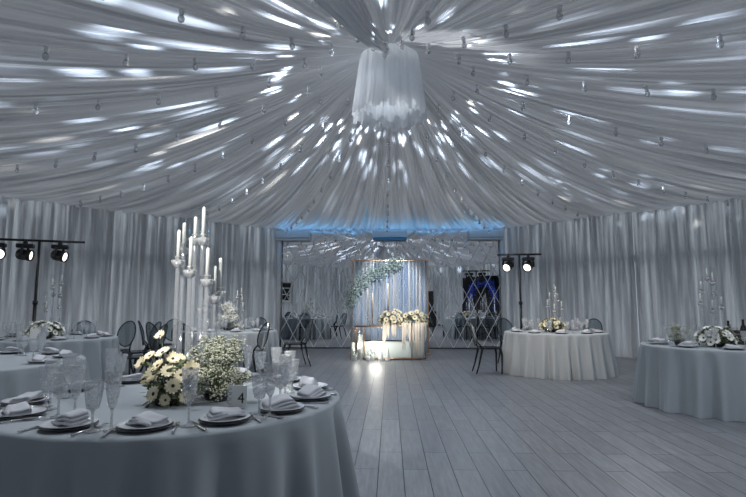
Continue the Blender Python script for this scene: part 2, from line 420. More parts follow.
# curtains: every panel is one curtain
def curtain(k, s0, s1, label, seed):
    """panel on octagon side k between the offsets s0..s1 along the side"""
    a = k * PI / 4; n = Vector((math.cos(a), math.sin(a), 0)); t = Vector((-n.y, n.x, 0))
    base = Vector((0, CY, 0)) + n * (AP + .0)
    rg = np.random.RandomState(seed)
    comps = [(2 * PI / w, am, rg.rand() * 6.28, rg.randn() * .4) for w, am in ((.36, .35), (.205, .9), (.17, .6), (.135, .4), (.09, .15))]
    nu = max(20, int((s1 - s0) / .014)); nv = 14
    def fn(u, v):
        s = s0 + (s1 - s0) * u; z = v * (ceil_edge - .0)
        w = 0
        for fq, am, p, dr in comps: w += am * math.sin(fq * s + p + dr * (1 - v) * 1.5 + .6 * math.sin(s * 1.7 + p))
        w = math.tanh(w * .95)
        d = w * (.085 - .035 * v) - .06
        tp = max(0, v - .96) / .04
        d = d * (1 - .5 * tp) + .012 * tp * math.sin(s * 70)
        sway = .012 * math.sin(s * 9 + p) * (1 - v)
        return base + n * d + t * (s + sway) + Vector((0, 0, z + (.015 * math.sin(s * 46) if v == 1 else 0) + .012))
    mb = MB(); mb.grid(fn, nu, nv)
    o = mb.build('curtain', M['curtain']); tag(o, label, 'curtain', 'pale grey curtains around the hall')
    return o
ceil_edge = 3.60
# offsets: along t = (-n.y, n.x): for k=1 (far right) t points up-left, for k=3 (far left) t points down-left
D2 = math.sqrt(2)
curtain(3, -HS + .02, -HS + 2.11 * D2, 'pale grey curtain from the mirror to the first dark gap on the left', 31)
curtain(3, -HS + 2.11 * D2 - .05, -HS + 3.3 * D2, 'narrow grey curtain between two dark gaps behind the left tables', 32)
curtain(3, -HS + 3.3 * D2 - .05, HS - .02, 'grey curtain behind the spotlight stand at the left edge of the photo', 33)
curtain(1, HS - 2.6 * D2, HS - .02, 'pale grey curtain behind the right spotlight stand, next to the mirror', 34)
curtain(1, -HS + .02, HS - 2.6 * D2 + .005, 'grey curtain behind the table at the right edge of the photo', 35)
curtain(0, -HS, HS, 'grey curtain along the right wall, past the edge of the photo', 36)
curtain(4, -HS, HS, 'grey curtain along the left wall, past the edge of the photo', 37)
curtain(5, -HS, HS, 'grey curtain seen in the mirror behind the white framed board', 38)
curtain(6, -HS, HS, 'grey curtain seen in the mirror straight behind the camera', 39)
curtain(7, -HS, HS, 'grey curtain seen in the mirror behind the blue flower arch', 40)
# ------------------------------------------------------------------ chandelier
ch = empty('chandelier', (0, CY, 3.9)); tag(ch, 'white ruffled tulle chandelier hanging under the hub of the draped ceiling', 'chandelier')
def ruffle(rt, rb, zt, zb, n, amp, seed, scal=.035):
    rg = random.Random(seed); p1, p2 = rg.random() * 6, rg.random() * 6
    def fn(u, v):
        q = 2 * PI * u
        r = rt + (rb - rt) * (1 - v) ** .8
        w = math.sin(q * n + p1 + .5 * math.sin(3 * q)) + .5 * math.sin(q * n * 1.7 + p2)
        r *= 1 + amp * w * (1 - .6 * v)
        z = zb + (zt - zb) * v + (1 - v) ** 4 * scal * math.sin(q * n * .5 + p2)
        return (r * math.cos(q), r * math.sin(q), z)
    return MB().grid(fn, 360, 14, closed_u=True)
ruffle(.40, .52, .98, .03, 26, .030, 1, .045).build('outer_skirt', M['skirt'], ch)
ruffle(.36, .44, .75, .06, 22, .035, 2, .05).build('inner_skirt', M['skirt'], ch)
ruffle(.26, .32, .70, .12, 18, .045, 3, .05).build('core_skirt', M['skirt'], ch)
mb = MB(); mb.tube([(.40 * math.cos(q), .40 * math.sin(q), .98) for q in [2 * PI * k / 40 for k in range(40)]], .012, closed=True)
for k in range(3): mb.tube([(.40 * math.cos(k * 2.094), .40 * math.sin(k * 2.094), .98), (0, 0, 1.07)], .006)
mb.build('hoop', M['steel'], ch)
# knot of the tent cloth with its crystal drop in front of the chandelier
kn = empty('crystal_pendant', (-.06, CY - .55, 4.62)); tag(kn, 'clear crystal drop hanging in front of the tulle chandelier from the ceiling knot', 'pendant')
mb = MB(); mb.tube([(0, 0, .10), (.01, 0, .40)], .006); mb.build('cord', M['steel'], kn)
mb = MB(); mb.lathe([(.012, .12), (.05, .09), (.065, .05), (.045, -.02), (.02, -.07), (.003, -.10)], n=8, smooth=False, capt=True); mb.build('crystal', M['crystal'], kn)
mb = MB(); mb.lathe([(.02, .10), (.055, .125), (.03, .15), (.008, .16)], n=10, smooth=False); mb.build('cap', M['crystal'], kn)
# gathered swag of cloth at the hub
SWA, SWB = at(384, 50, 6.55), under_ceiling(318, -20, .14)
def swagfn(u, v):
    q = 2 * PI * u
    t = v
    c = SWA.lerp(SWB, t) + Vector((0, 0, -.02 * math.sin(PI * t)))
    c.z = min(c.z, ceil_z(c.x, c.y) - .10)
    r = (.05 + .09 * t ** .8) * (1 + .16 * math.sin(q * 9 + 3 * t) + .06 * math.sin(q * 21))
    return c + Vector((r * math.cos(q), 0, r * .8 * math.sin(q)))
sw = MB().grid(swagfn, 72, 24, closed_u=True).build('gathered_swag', M['roll']); tag(sw, 'thick gathered roll of white cloth running up to the ceiling hub', 'drapery')

# ------------------------------------------------------------------ strings of bulbs on the ceiling
mb = MB(); mb.lathe([(.017, 0), (.019, -.012), (.019, -.048), (.014, -.054)], n=12, capt=True); sock = mb.build('socket', M['socket'])
mb = MB(); mb.lathe([(.013, -.054), (.022, -.066), (.026, -.082), (.022, -.100), (.010, -.112), (.002, -.114)], n=12, capt=True); blb = mb.build('bulb', M['bobeche'], sock)
first = True
SLAB = {172.5: 'string of clear bulbs sagging just above the left wall curtains', 196: 'string of clear bulbs across the left ceiling, second above the left curtains',
 217.7: 'string of clear bulbs across the brightly speckled left ceiling, third above the left curtains', 237.4: 'string of clear bulbs climbing to the top left corner of the photo',
 258: 'string of clear bulbs running overhead left of the cloth roll', 279: 'string of clear bulbs running overhead right of the cloth roll', 300: 'string of clear bulbs leaving the photo at the top right of the hub',
 321.2: 'string of clear bulbs, topmost level string on the right ceiling', 342.5: 'string of clear bulbs, second level string on the right ceiling', 6.1: 'string of clear bulbs, third string down on the right ceiling',
 27.9: 'string of clear bulbs reaching the right curtain top at the photo edge', 48.5: 'string of clear bulbs ending over the table under the right spotlights', 69.5: 'string of clear bulbs running down towards the mirror, just right of the chandelier',
 90.5: 'string of clear bulbs running straight down to the middle of the mirror', 111.5: 'string of clear bulbs running down to the mirror, just left of the chandelier', 132: 'string of clear bulbs ending at the mirror\'s left corner post', 152.5: 'string of clear bulbs ending behind the tall white candles'}
for a in STR:
    t = math.radians(a); R = Rth(t)
    st = empty('light_string', (0, CY, 0)); tag(st, SLAB[a], 'string lights', 'strings of bulbs under the draped ceiling')
    def P(r): return Vector((r * math.cos(t), r * math.sin(t), ceil_z(r * math.cos(t), CY + r * math.sin(t)) - .045))
    r1 = R - .25
    rr = np.linspace(.6, r1, 40)
    mb = MB(); mb.tube([P(r) for r in rr], .0035, n=5); mb.build('cord', M['white_paint'], st)
    r = 1.0 + (a * 7 % 1) * .4; 
    while r < r1:
        if first: s = sock; first = False
        else: s = copy_tree(sock)
        s.parent = st; s.scale = (1.2,) * 3; s.location = P(r); s.rotation_euler = (rnd.uniform(-.12, .12), rnd.uniform(-.12, .12), rnd.random() * 6)
        r += .69
# ------------------------------------------------------------------ tables
TR = .93
SCL = {'A': .97}
def cloth_mesh(seed, nf=24):
    rg = np.random.RandomState(seed); ph_ = rg.rand(6) * 6.28
    n = 400; prof = []
    mb = MB(); vs = []; rows = []
    tops = [(0.001, .76), (.4, .76), (.7, .76), (.88, .76), (.915, .758), (.928, .752), (.933, .742)]
    nd = 16
    for r, z in tops: rows.append((r, z, 0))
    for k in range(1, nd + 1):
        f = k / nd; rows.append((.933 + .06 * f ** 1.1, .742 - f * .738, f))
    for r, z, f in rows:
        r *= SCL.get(chr(seed), 1)
        for j in range(n):
            q = 2 * PI * j / n
            w = math.sin(nf * q + ph_[0] + 1.1 * math.sin(3 * q + ph_[1]) + .7 * math.sin(5 * q + ph_[2]))
            w = .6 * w + .25 * math.sin(nf * 1.7 * q + ph_[3] + math.sin(4 * q))
            w = w * (.7 + .3 * math.sin(2 * q + ph_[4]) * math.sin(3 * q + ph_[5]))
            rr = r + w * (.15 * f ** .7) if f else r
            vs.append((rr * math.cos(q), rr * math.sin(q), z))
    fs = []
    for i in range(len(rows) - 1):
        for j in range(n):
            j2 = (j + 1) % n
            fs.append((i * n + j, (i + 1) * n + j, (i + 1) * n + j2, i * n + j2))
    mb.add(vs, fs, True); return mb
TAB = {'A': ((-1.19, 2.92), 'table nearest the camera'), 'B': ((-3.83, 4.6), 'table cut by the left edge'), 'C': ((-5.28, 7.9), 'table under the left spotlights'),
       'D': ((-3.2, 10.2), 'table at the mirror\'s left end'), 'E': ((3.12, 9.9), 'table under the right spotlights'), 'F': ((4.23, 6.75), 'table at the right edge')}
TL = {'A': 'round banquet table under a floor length grey cloth, nearest the camera', 'B': 'round banquet table under grey cloth, cut off by the left edge of the photo', 'C': 'round banquet table under grey cloth with white flowers, below the left spotlights',
      'D': 'round banquet table under pale cloth standing by the left end of the mirror', 'E': 'round banquet table under pale cloth, below the right spotlight stand', 'F': 'round banquet table under grey cloth at the right edge of the photo'}
for k, ((x, y), nm) in TAB.items():
    o = cloth_mesh(ord(k), 22 + ord(k) % 5).build('banquet_table', M['cloth'], None, (x, y, 0))
    tag(o, TL[k], 'table', 'round banquet tables')
TZ = .762
# ---- tableware prototypes
def facet(n, d):
    return lambda q, z: 1 - d * abs(math.sin(q * n / 2))
def wine():
    e = empty('goblet')
    MB().lathe([(.034, 0), (.034, .003), (.012, .008), (.006, .02), (.0055, .075), (.009, .085)], n=16).build('stem', M['crystal'], e)
    MB().lathe([(.008, .085), (.024, .092), (.029, .115), (.035, .155), (.040, .200)], n=40, rfun=facet(10, .10), capb=True).build('bowl', M['crystal'], e)
    MB().tube([(.0395 * math.cos(k * PI / 12), .0395 * math.sin(k * PI / 12), .20) for k in range(24)], .0012, n=5, closed=True).build('rim', M['bobeche'], e)
    return tag(e, None, 'glass')
def flute():
    e = empty('champagne_flute')
    MB().lathe([(.032, 0), (.032, .003), (.010, .008), (.005, .02), (.005, .075), (.008, .085)], n=16).build('stem', M['crystal'], e)
    MB().lathe([(.007, .085), (.017, .10), (.025, .14), (.031, .19), (.035, .24)], n=40, rfun=facet(10, .09)).build('bowl', M['crystal'], e)
    MB().tube([(.035 * math.cos(k * PI / 12), .035 * math.sin(k * PI / 12), .24) for k in range(24)], .0012, n=5, closed=True).build('rim', M['bobeche'], e)
    return tag(e, None, 'glass')
def plate():
    e = empty('dinner_plate')
    MB().lathe([(.075, 0), (.080, .002), (.110, .008), (.132, .013), (.135, .016), (.130, .016), (.108, .011), (.078, .007), (.0, .006)], n=40).build('rim_shade_dish', M['plate'], e)
    MB().lathe([(.06, .007), (.065, .009), (.112, .019), (.130, .025), (.128, .028), (.108, .022), (.065, .013), (0, .012)], n=40).build('china_plate', M['china'], e)
    return tag(e, None, 'plate')
def napkin(seed):
    rg = random.Random(seed); a, b, c = [rg.random() * 6 for _ in range(3)]
    mb = MB()
    for lay in range(3):
        sx, sy = .105 - lay * .008, .062 - lay * .004
        ox, oy = lay * .006 * (1 if seed % 2 else -1), lay * .004
        def topz(x, y): return .018 + lay * .014 + .007 * math.sin(x * 30 + a + lay) + .006 * math.sin(y * 45 + b) + .012 * math.sin(x * 12 + c) * (lay / 2)
        def fn(u, v):
            q = 2 * PI * u
            k = v * 2
            ex = lambda w: math.copysign(abs(w) ** .35, w)
            if k <= 1: sc = k; bottom = True
            else: sc = 2 - k; bottom = False
            sc = max(sc, .001)
            x = ox + sx * sc * ex(math.cos(q)); y = oy + sy * sc * ex(math.sin(q))
            zt = topz(x, y); th_ = .012 * (1 - sc ** 6)
            return (x, y, zt - (.006 if bottom else -th_ + .0) + .0)
        mb.grid(fn, 32, 10, closed_u=True)
    o = mb.build('folded_napkin', M['napkin']); return tag(o, None, 'napkin')
def knife():
    mb = MB(); mb.box((0, -.055, .004), (.013, .10, .007), bev=.003)
    mb.add([(-.007, -.005, .003), (.009, -.005, .003), (.010, .06, .003), (.004, .105, .003), (-.006, .11, .003), (-.007, -.005, .0055), (.009, -.005, .0042), (.010, .06, .0042), (.004, .105, .0042), (-.006, .11, .0055)],
           [(4,3,2,1,0), (5,6,7,8,9), (0,1,6,5), (1,2,7,6), (2,3,8,7), (3,4,9,8), (4,0,5,9)])
    return tag(mb.build('table_knife', M['steel']), None, 'knife')
def fork():
    mb = MB()
    mb.tube([(0, -.10, .004), (0, -.02, .005), (0, .03, .008)], [.0055, .0035, .004], n=8)
    mb.box((0, .045, .0085), (.022, .032, .003), bev=.001)
    for k in range(4): mb.tube([(-.0085 + k * .0057, .06, .0085), (-.0085 + k * .0057, .105, .006)], [.002, .0012], n=6)
    return tag(mb.build('table_fork', M['steel']), None, 'fork')
PR = {'goblet': wine(), 'flute': flute(), 'plate': plate(), 'nap1': napkin(1), 'nap2': napkin(2), 'knife': knife(), 'fork': fork()}
SEATN = ['near edge (right)', 'near right', 'right near side', 'right edge', 'right far side', 'far right', 'far edge (right)']
def seatname(phi):
    k = min(6, int(abs(phi) // 25.72)); n = SEATN[k]
    return n if phi >= 0 else n.replace('right', 'left')
def proj_x(x, y): return 390 + FPX * x / max(y, .1)
def setting(key, phi, full=True, cut=True, gt=0):
    (cx, cy), nm = TAB[key]
    vw = math.atan2(-cy, -cx)                      # towards the camera
    a = vw + math.radians(phi)
    u = Vector((math.cos(a), math.sin(a), 0)); t = Vector((-u.y, u.x, 0)); c = Vector((cx, cy, TZ))
    rz = a - PI / 2 + PI                            # local +y points to the centre
    sn = seatname(phi)
    if proj_x(cx + u.x * .7, cy + u.y * .7) < -12 or proj_x(cx + u.x * .7, cy + u.y * .7) > 758: return
    j = lambda s: rnd.uniform(-s, s)
    s = '%s seat, ' + nm
    p = c + u * .755 + t * j(.01)
    place(PR['plate'], p, rz, scale=.84, label='plate with rim shade painted dark, %s, %s' % (sn, nm), group='dinner plates')
    place(PR[rnd.choice(['nap1', 'nap2'])], p + Vector((j(.012), j(.012), .010)), rz + j(.4) + rnd.choice([0, .35, -.3]), scale=.84, label='folded napkin, %s, %s' % (sn, nm), group='folded napkins on the plates')
    if cut:
        place(PR['knife'], p - t * .126 + u * .02, rz + j(.08), 'steel knife, %s, %s' % (sn, nm), 'table knives')
        place(PR['fork'], p + t * .126 + u * .02, rz + j(.08), 'steel fork, %s, %s' % (sn, nm), 'table forks')
    if key == 'A': return
    g = c + u * (.54 + j(.02)) + t * (.13 + j(.02))
    glasses(g, g + t * .08 + u * (j(.03) + .02), sn, nm)
def glasses(g, g2, sn, nm):
    j = lambda s: rnd.uniform(-s, s)
    if g is not None: place(PR['goblet'], g, j(3), 'cut crystal goblet, %s, %s' % (sn, nm), 'crystal goblets')
    if g2 is not None: place(PR['flute'], g2, j(3), 'tall crystal flute, %s, %s' % (sn, nm), 'crystal flutes')
for phi in (-10, 15, 38, 64, 91, 118, 146, 171, -35, -68, -94, -126, -156):
    setting('A', phi)
(cx, cy), nm = TAB['A']; vw = math.atan2(-cy, -cx)
for phi, rad, gob, flu in ((-22, .80, -.035, .035), (3, .79, None, 0), (24, .80, .02, .09), (51, .66, -.04, .05), (76, .63, -.045, .045), (104, .62, -.05, .04), (131, .62, -.045, .045), (158, .62, -.04, .04), (-50, .64, -.05, .045), (-80, .64, -.04, .05), (-110, .63, -.045, .04), (-141, .62, -.04, .04)):
    a = vw + math.radians(phi); u = Vector((math.cos(a), math.sin(a), 0)); t = Vector((-u.y, u.x, 0)); c = Vector((cx, cy, TZ))
    glasses(None if gob is None else c + u * rad + t * gob, None if flu is None else c + u * (rad - .02) + t * flu, seatname(phi), nm)
for key in 'BCDEF':
    for phi in (8, 44, 80, 116, 152, -28, -64, -100, -136, -172):
        setting(key, phi, cut=key in 'BF')

# ------------------------------------------------------------------ candle stands and candles
def stand(xyh, loc, label):
    """clear stand: base plate, one tube and cup per candle; xyh = (dx, dy, cup height)"""
    e = empty('candle_stand', loc); tag(e, label, 'candle holder', 'clear candle stands on the tables')
    MB().lathe([(.20, 0), (.20, .012), (.0, .012)], n=40).build('base', M['acrylic'], e)
    for dx, dy, h in xyh:
        s = MB().lathe([(.013, .012), (.0125, h - .03), (.010, h - .025), (.010, h - .012)], n=14, c=(dx, dy, 0), capt=True).build('tube', M['acrylic'], e)
        MB().lathe([(.008, h - .030), (.016, h - .024), (.027, h - .008), (.033, h + .016), (.030, h + .008), (.018, h - .006), (.0135, h - .004), (.0135, h + .03), (.018, h + .034), (.0135, h + .04)], n=20, c=(dx, dy, 0), rfun=lambda q, z: 1 + .16 * math.sin(6 * q)).build('cup', M['bobeche'], s)
        d = MB()
        for k in range(0):
            q = k * 2 * PI / 5 + dx * 40; x, y = dx + .044 * math.cos(q), dy + .044 * math.sin(q)
            d.lathe([(.001, h + .010), (.005, h - .002), (.006, h - .010), (.001, h - .024)], n=6, c=(x, y, 0), smooth=False)
        MB().lathe([(.029, h + .012), (.030, h + .21)], n=20, c=(dx, dy, 0), capb=False).build('glass_sleeve', M['glass'], s)
    return e
def candle(L, mat='wax', r=.0105):
    e = empty('taper_candle')
    MB().lathe([(r, 0), (r, L * .9), (r * .85, L * .97), (r * .3, L)], n=14, capt=True).build('wax', M[mat], e)
    MB().tube([(0, 0, L - .002), (.001, 0, L + .010)], .0012, n=5).build('wick', M['ink'], e)
    return tag(e, None, 'candle')
ex, ey = -1.08, 2.88
# heights and places of the nine candles on the near table (px x, px top, px bottom of each in the photo -> metres)
CA = [(178, 229, 263, -.03), (183.5, 222, 250, .06), (190, 236, 273, -.08), (195, 216, 241, .05), (203, 206, 241, -.01), (207, 247, 282, -.06), (214, 265, 299, .0), (219.5, 257, 294, .05), (204, 283, 311, .09)]
tops = sorted([a[1] for a in CA]); ordn = ['tallest', 'second tallest', 'third tallest', 'fourth tallest', 'fifth tallest', 'sixth tallest', 'seventh tallest', 'second lowest', 'lowest']
lst = []
for px, yt, yb, dy in CA:
    p1 = at(px, yt, ey + dy); p0 = at(px, yb, ey + dy)
    lst.append((p0.x - ex, dy, p0.z - TZ, p1.z - p0.z, tops.index(yt)))
stand([(a, b, c - .0) for a, b, c, L, k in lst], (ex, ey, TZ), 'tall clear candle stand of nine tubes among the flowers, table nearest the camera')
for a, b, c, L, k in lst:
    cd = candle(L); cd.location = (ex + a, ey + b, TZ + c - .004)
    cd['label'] = 'white taper candle, %s of nine on the table nearest the camera' % ordn[k]; cd['group'] = 'white candles on the near table'
SH = [(-.12, .0, .46), (-.05, .08, .60), (.02, -.06, .70), (.09, .04, .58), (.13, -.03, .42), (-.03, -.10, .38), (.05, .11, .76)]
SD = {'B': None, 'C': (-.02, .0, 1.10), 'D': (.12, .05, .92), 'E': (.0, .0, 1.0), 'F': (-.06, .1, 1.12)}
pc = candle(.15); pc_used = False
for key, sd in SD.items():
    if not sd: continue
    (cx, cy), nm = TAB[key]
    sh = [(dx, dy, h * sd[2]) for dx, dy, h in SH]
    stand(sh, (cx + sd[0], cy + sd[1], TZ), 'clear candle stand of seven tubes on the ' + nm)
    for k, (dx, dy, h) in enumerate(sorted(sh, key=lambda w: -w[2])):
        place(pc, (cx + sd[0] + dx, cy + sd[1] + dy, TZ + h - .004), 0, 'white taper candle, %s of seven on the %s' % (['tallest', 'second tallest', 'third tallest', 'fourth tallest', 'fifth tallest', 'sixth tallest', 'shortest'][k], nm), 'white candles on the distant tables')

# ------------------------------------------------------------------ flowers
def bloom_mesh(mat, R, layers=2, n=13, cup=.25):
    mb = MB()
    for L in range(layers):
        for k in range(n):
            q = 2 * PI * (k + .5 * L) / n + rnd.uniform(-.06, .06); l = R * (1 - .22 * L) * rnd.uniform(.9, 1.05); w = R * .175
            d = Vector((math.cos(q), math.sin(q), 0)); s = Vector((-d.y, d.x, 0)); z0 = .003 * L
            c_ = cup * rnd.uniform(.3, 1.4)
            pts = []
            for f, ww in ((.12, .5), (.45, .95), (.8, 1.0), (1.0, .45)):
                p = d * l * f + Vector((0, 0, z0 + l * c_ * f * f * .6 + .12 * l * f))
                pts += [p - s * w * ww + Vector((0, 0, .0012)), p, p + s * w * ww + Vector((0, 0, .0012))]
            fs = []
            for i in range(3):
                for m_ in range(2): fs.append((i * 3 + m_, i * 3 + m_ + 1, i * 3 + m_ + 4, i * 3 + m_ + 3))
            mb.add(pts, fs, True)
    return mb
def eye_mesh(R):
    mb = MB(); mb.lathe([(R * .26, .0), (R * .27, R * .10), (R * .18, R * .19), (0, R * .21)], n=12); return mb
def blooms(parent, spots, mat, R):
    pm = bloom_mesh(M[mat], R).build('bloom', M[mat], parent); em = eye_mesh(R).build('flower_centre', M['eye'], pm)
    pm2 = bloom_mesh(M[mat], R, 2, 15, .6).build('bloom', M[mat], parent); em2 = eye_mesh(R).build('flower_centre', M['eye'], pm2)
    uu = set()
    for i, (p, nrm, s) in enumerate(spots):
        src = pm if i % 2 == 0 else pm2
        if src.name in uu: o = copy_tree(src, parent)
        else: o = src; uu.add(src.name)
        o.location = p; o.rotation_euler = Vector(nrm).to_track_quat('Z', 'Y').to_euler(); o.scale = (s,) * 3
def stems(parent, spots, base, r=.0022):
    mb = MB()
    for p, nrm, s in spots:
        p = Vector(p); b = Vector(base) + Vector((rnd.uniform(-.05, .05), rnd.uniform(-.05, .05), 0))
        mb.tube([b, (b + p) / 2 + Vector((0, 0, .03)) - Vector(nrm) * .03, p - Vector(nrm) * .004], r, n=5)
    mb.build('stems', M['green'], parent)
def leaves(mb, p, L, W, d=None):
    d = Vector(d) if d is not None else Vector((rnd.gauss(0, 1), rnd.gauss(0, 1), rnd.gauss(0, .7)))
    d.normalize(); s = d.orthogonal().normalized(); s.rotate(Matrix.Rotation(rnd.random() * 6.28, 3, d)); n = d.cross(s)
    p = Vector(p)
    vs = [p, p + d * L * .35 + s * W + n * W * .3, p + d * L * .4, p + d * L * .35 - s * W + n * W * .3, p + d * L * .75 + s * W * .7, p + d * L * .8 - n * W * .2, p + d * L * .75 - s * W * .7, p + d * L - n * W * .5]
    mb.add(vs, [(0, 2, 1), (0, 3, 2), (1, 2, 5, 4), (2, 3, 6, 5), (4, 5, 7), (5, 6, 7)])
def bowl(parent, r, h, mat='black'):
    MB().lathe([(r * .7, 0), (r * .85, h * .3), (r, h), (r * .94, h), (r * .8, h * .35), (0, h * .2)], n=24).build('bowl', M[mat], parent)
# near table: cream gerberas
g = empty('gerbera_arrangement', (-1.16, 2.70, TZ)); tag(g, 'cream gerbera daisies with dark centres in a low bowl, table nearest the camera', 'flowers', 'flower arrangements')
bowl(g, .085, .05)
sp = []
for px, py, dY, s in [(154, 394, -.10, 1.05), (154, 374, -.07, 1.05), (173, 386, -.13, 1.0), (191, 369, -.10, 1.05), (147, 379, -.02, .9), (142, 364, .0, .9), (163, 353, -.03, 1.05), (160.5, 336, .03, .75), (181, 375, -.08, .85), (185, 397, -.10, .8), (168, 371, -.08, .95), (173, 359, -.02, .9), (158, 366, -.07, 1.0), (166, 400, -.10, .8), (150, 356, .03, .8), (180, 360, .03, .8)]:
    p = at(px, py, 2.70 + dY) - g.location
    nrm = Vector((p.x * 2.2 + rnd.uniform(-.2, .2), -.55 + rnd.uniform(-.25, .2), .25 + (p.z - .12) * 2))
    sp.append((p, nrm, s))
blooms(g, sp, 'petal', .040); stems(g, sp, (0, 0, .03))
mb = MB()
for k in range(420):
    q = rnd.random() * 6.28; r = rnd.random() ** .5 * .115; leaves(mb, (r * math.cos(q), r * math.sin(q) * .8, .01 + rnd.random() * .20), .05, .008)
mb.build('leaves', M['green'], g)['kind'] = 'stuff'
def gyps(name, loc, rx, ry, h, n, label, fl=.0048, grp='flower arrangements', mat='gyps'):
    e = empty(name, loc); tag(e, label, 'flowers', grp)
    bowl(e, min(rx, ry) * .6, .05)
    ms = MB(); mf = MB()
    ns = max(14, n // 60)
    for s_ in range(ns):
        q = rnd.random() * 6.28; v = rnd.random(); rr = rnd.random() ** .5
        tip = Vector((rx * rr * math.cos(q) * (1.05 - .45 * v), ry * rr * math.sin(q) * (1.05 - .45 * v), .04 + h * v * rnd.uniform(.85, 1.08)))
        b0 = Vector((rnd.uniform(-.03, .03), rnd.uniform(-.03, .03), .03)); ms.tube([b0, (b0 + tip) / 2 + Vector((tip.x * .15, tip.y * .15, .0)), tip], .0016, n=4, cap=False)
        cr_ = rnd.uniform(.6, 1.25) * min(rx, ry) * .38
        for k in range(n // ns):
            d = Vector((rnd.gauss(0, 1), rnd.gauss(0, 1), rnd.gauss(0, .9))); d.normalize()
            p = tip + d * cr_ * rnd.random() ** .45
            if p.z < .012: p.z = .012 + rnd.random() * .02
            s = fl * rnd.uniform(.6, 1.5)
            o = [p + Vector(w_) * s for w_ in ((1, 0, 0), (0, 1, 0), (-1, 0, 0), (0, -1, 0), (0, 0, .8), (0, 0, -.8))]
            mf.add(o, [(0, 1, 4), (1, 2, 4), (2, 3, 4), (3, 0, 4), (1, 0, 5), (2, 1, 5), (3, 2, 5), (0, 3, 5)])
            if k % 4 == 0: ms.tube([tip - d * .004, p], .0009, n=3, cap=False)
            if k % 7 == 0: leaves(ms, tip + d * cr_ * .6, .024, .0045)
    ms.build('stems', M['green'], e); o = mf.build('florets', M[mat], e); o['kind'] = 'stuff'
    return e
gyps('gypsophila_arrangement', (-.94, 2.80, TZ), .165, .12, .29, 4200, 'airy clump of tiny white florets beside the gerberas, table nearest the camera')
def ball(key, loc, R, n, mat, br, label, name='flower_arrangement', low=.0):
    e = empty(name, loc); tag(e, label, 'flowers', 'flower arrangements')
    bowl(e, R * .55, .06)
    sp = []
    for k in range(n):
        f = (k + .5) / n; z = 1 - f * 1.05; rr = math.sqrt(max(0, 1 - z * z)); q = k * 2.39996 + rnd.uniform(-.2, .2)
        d = Vector((rr * math.cos(q), rr * math.sin(q), z))
        p = Vector((d.x * R * 1.12, d.y * R * 1.0, .07 + d.z * R * .85)) * rnd.uniform(.88, 1.06)
        sp.append((p, d + Vector((0, 0, .15)), rnd.uniform(.85, 1.15)))
    blooms(e, sp, mat, br); stems(e, sp, (0, 0, .04), .003)
    mb = MB()
    for k in range(220):
        q = rnd.random() * 6.28; v = rnd.random(); r = R * 1.0 * math.sqrt(1 - (v * .9) ** 2) * rnd.uniform(.7, 1.08)
        leaves(mb, (r * math.cos(q), r * math.sin(q), .05 + R * .85 * v), .06, .011)
    mb.build('leaves', M['green'], e)['kind'] = 'stuff'
    return e
c = TAB['C'][0]; ball('C', (c[0] + .03, c[1] - .22, TZ), .22, 34, 'petal_white', .050, 'white anemones with dark centres heaped on the table under the left spotlights')
c = TAB['F'][0]; ball('F', (c[0] - .24, c[1] - .26, TZ), .20, 34, 'petal_white', .046, 'white anemones with dark centres heaped on the table at the right edge')
c = TAB['E'][0]; ball('E', (c[0] - .12, c[1] - .2, TZ), .21, 32, 'petal', .048, 'cream gerberas heaped at the candle stand, table under the right spotlights')
gyps('gypsophila_arrangement', (-3.2 + .0, 10.15, TZ), .24, .2, .46, 1500, 'tall puff of tiny white florets on the table at the mirror\'s left end', .015, mat='petal_white')
gyps('gypsophila_arrangement', (TAB['F'][0][0] - .58, TAB['F'][0][1] - .1, TZ), .14, .12, .24, 500, 'small spray of tiny florets left of the anemones, table at the right edge', .008)
# ------------------------------------------------------------------ table number and cards
def card(loc, rz, label, w, h, text=None):
    e = empty('table_number_card' if text else 'place_card', loc, rz); tag(e, label, 'card', 'cards standing on the tables')
    m = MB(); m.box((0, 0, h / 2 + .004), (w, .003, h), bev=.001); m.build('card', M['paper'], e)
    m = MB(); m.box((0, .004, .004), (w * .8, .05, .008), bev=.002); m.build('foot', M['acrylic'], e)
    if text:
        cu = bpy.data.curves.new('numeral', 'FONT'); cu.body = text; cu.size = .075; cu.extrude = .0006; cu.align_x = 'CENTER'
        tmp = bpy.data.objects.new('numeral_text', cu); COL.objects.link(tmp); bpy.context.view_layer.update()
        nm_ = bpy.data.meshes.new_from_object(tmp.evaluated_get(bpy.context.evaluated_depsgraph_get())); bpy.data.objects.remove(tmp)
        nm_.materials.clear(); nm_.materials.append(M['ink']); o = bpy.data.objects.new('numeral', nm_); COL.objects.link(o)
        o.parent = e; o.location = (.022, -.0024, .026); o.rotation_euler = (PI / 2, 0, 0)
        m = MB()
        for k in range(3):
            m.tube([(-.036 + .014 * math.cos(t), -.0024, .030 + k * .027 + .010 * math.sin(t)) for t in [PI * .35 + i * PI * 1.35 / 12 for i in range(13)]], .0010, n=5)
        m.build('scroll_ornament', M['ink'], e)
    return e
p4 = at(237, 404, 2.60); card((p4.x, 2.60, TZ), -.18, 'white card with a black numeral 4, table nearest the camera', .105, .108, '4')
card((TAB['C'][0][0] + .12, TAB['C'][0][1] - .55, TZ), .2, 'white card leaning by the anemones, table under the left spotlights', .14, .15)
card((TAB['F'][0][0] + .10, TAB['F'][0][1] - .52, TZ), -.2, 'white card in front of the anemones, table at the right edge', .14, .13)
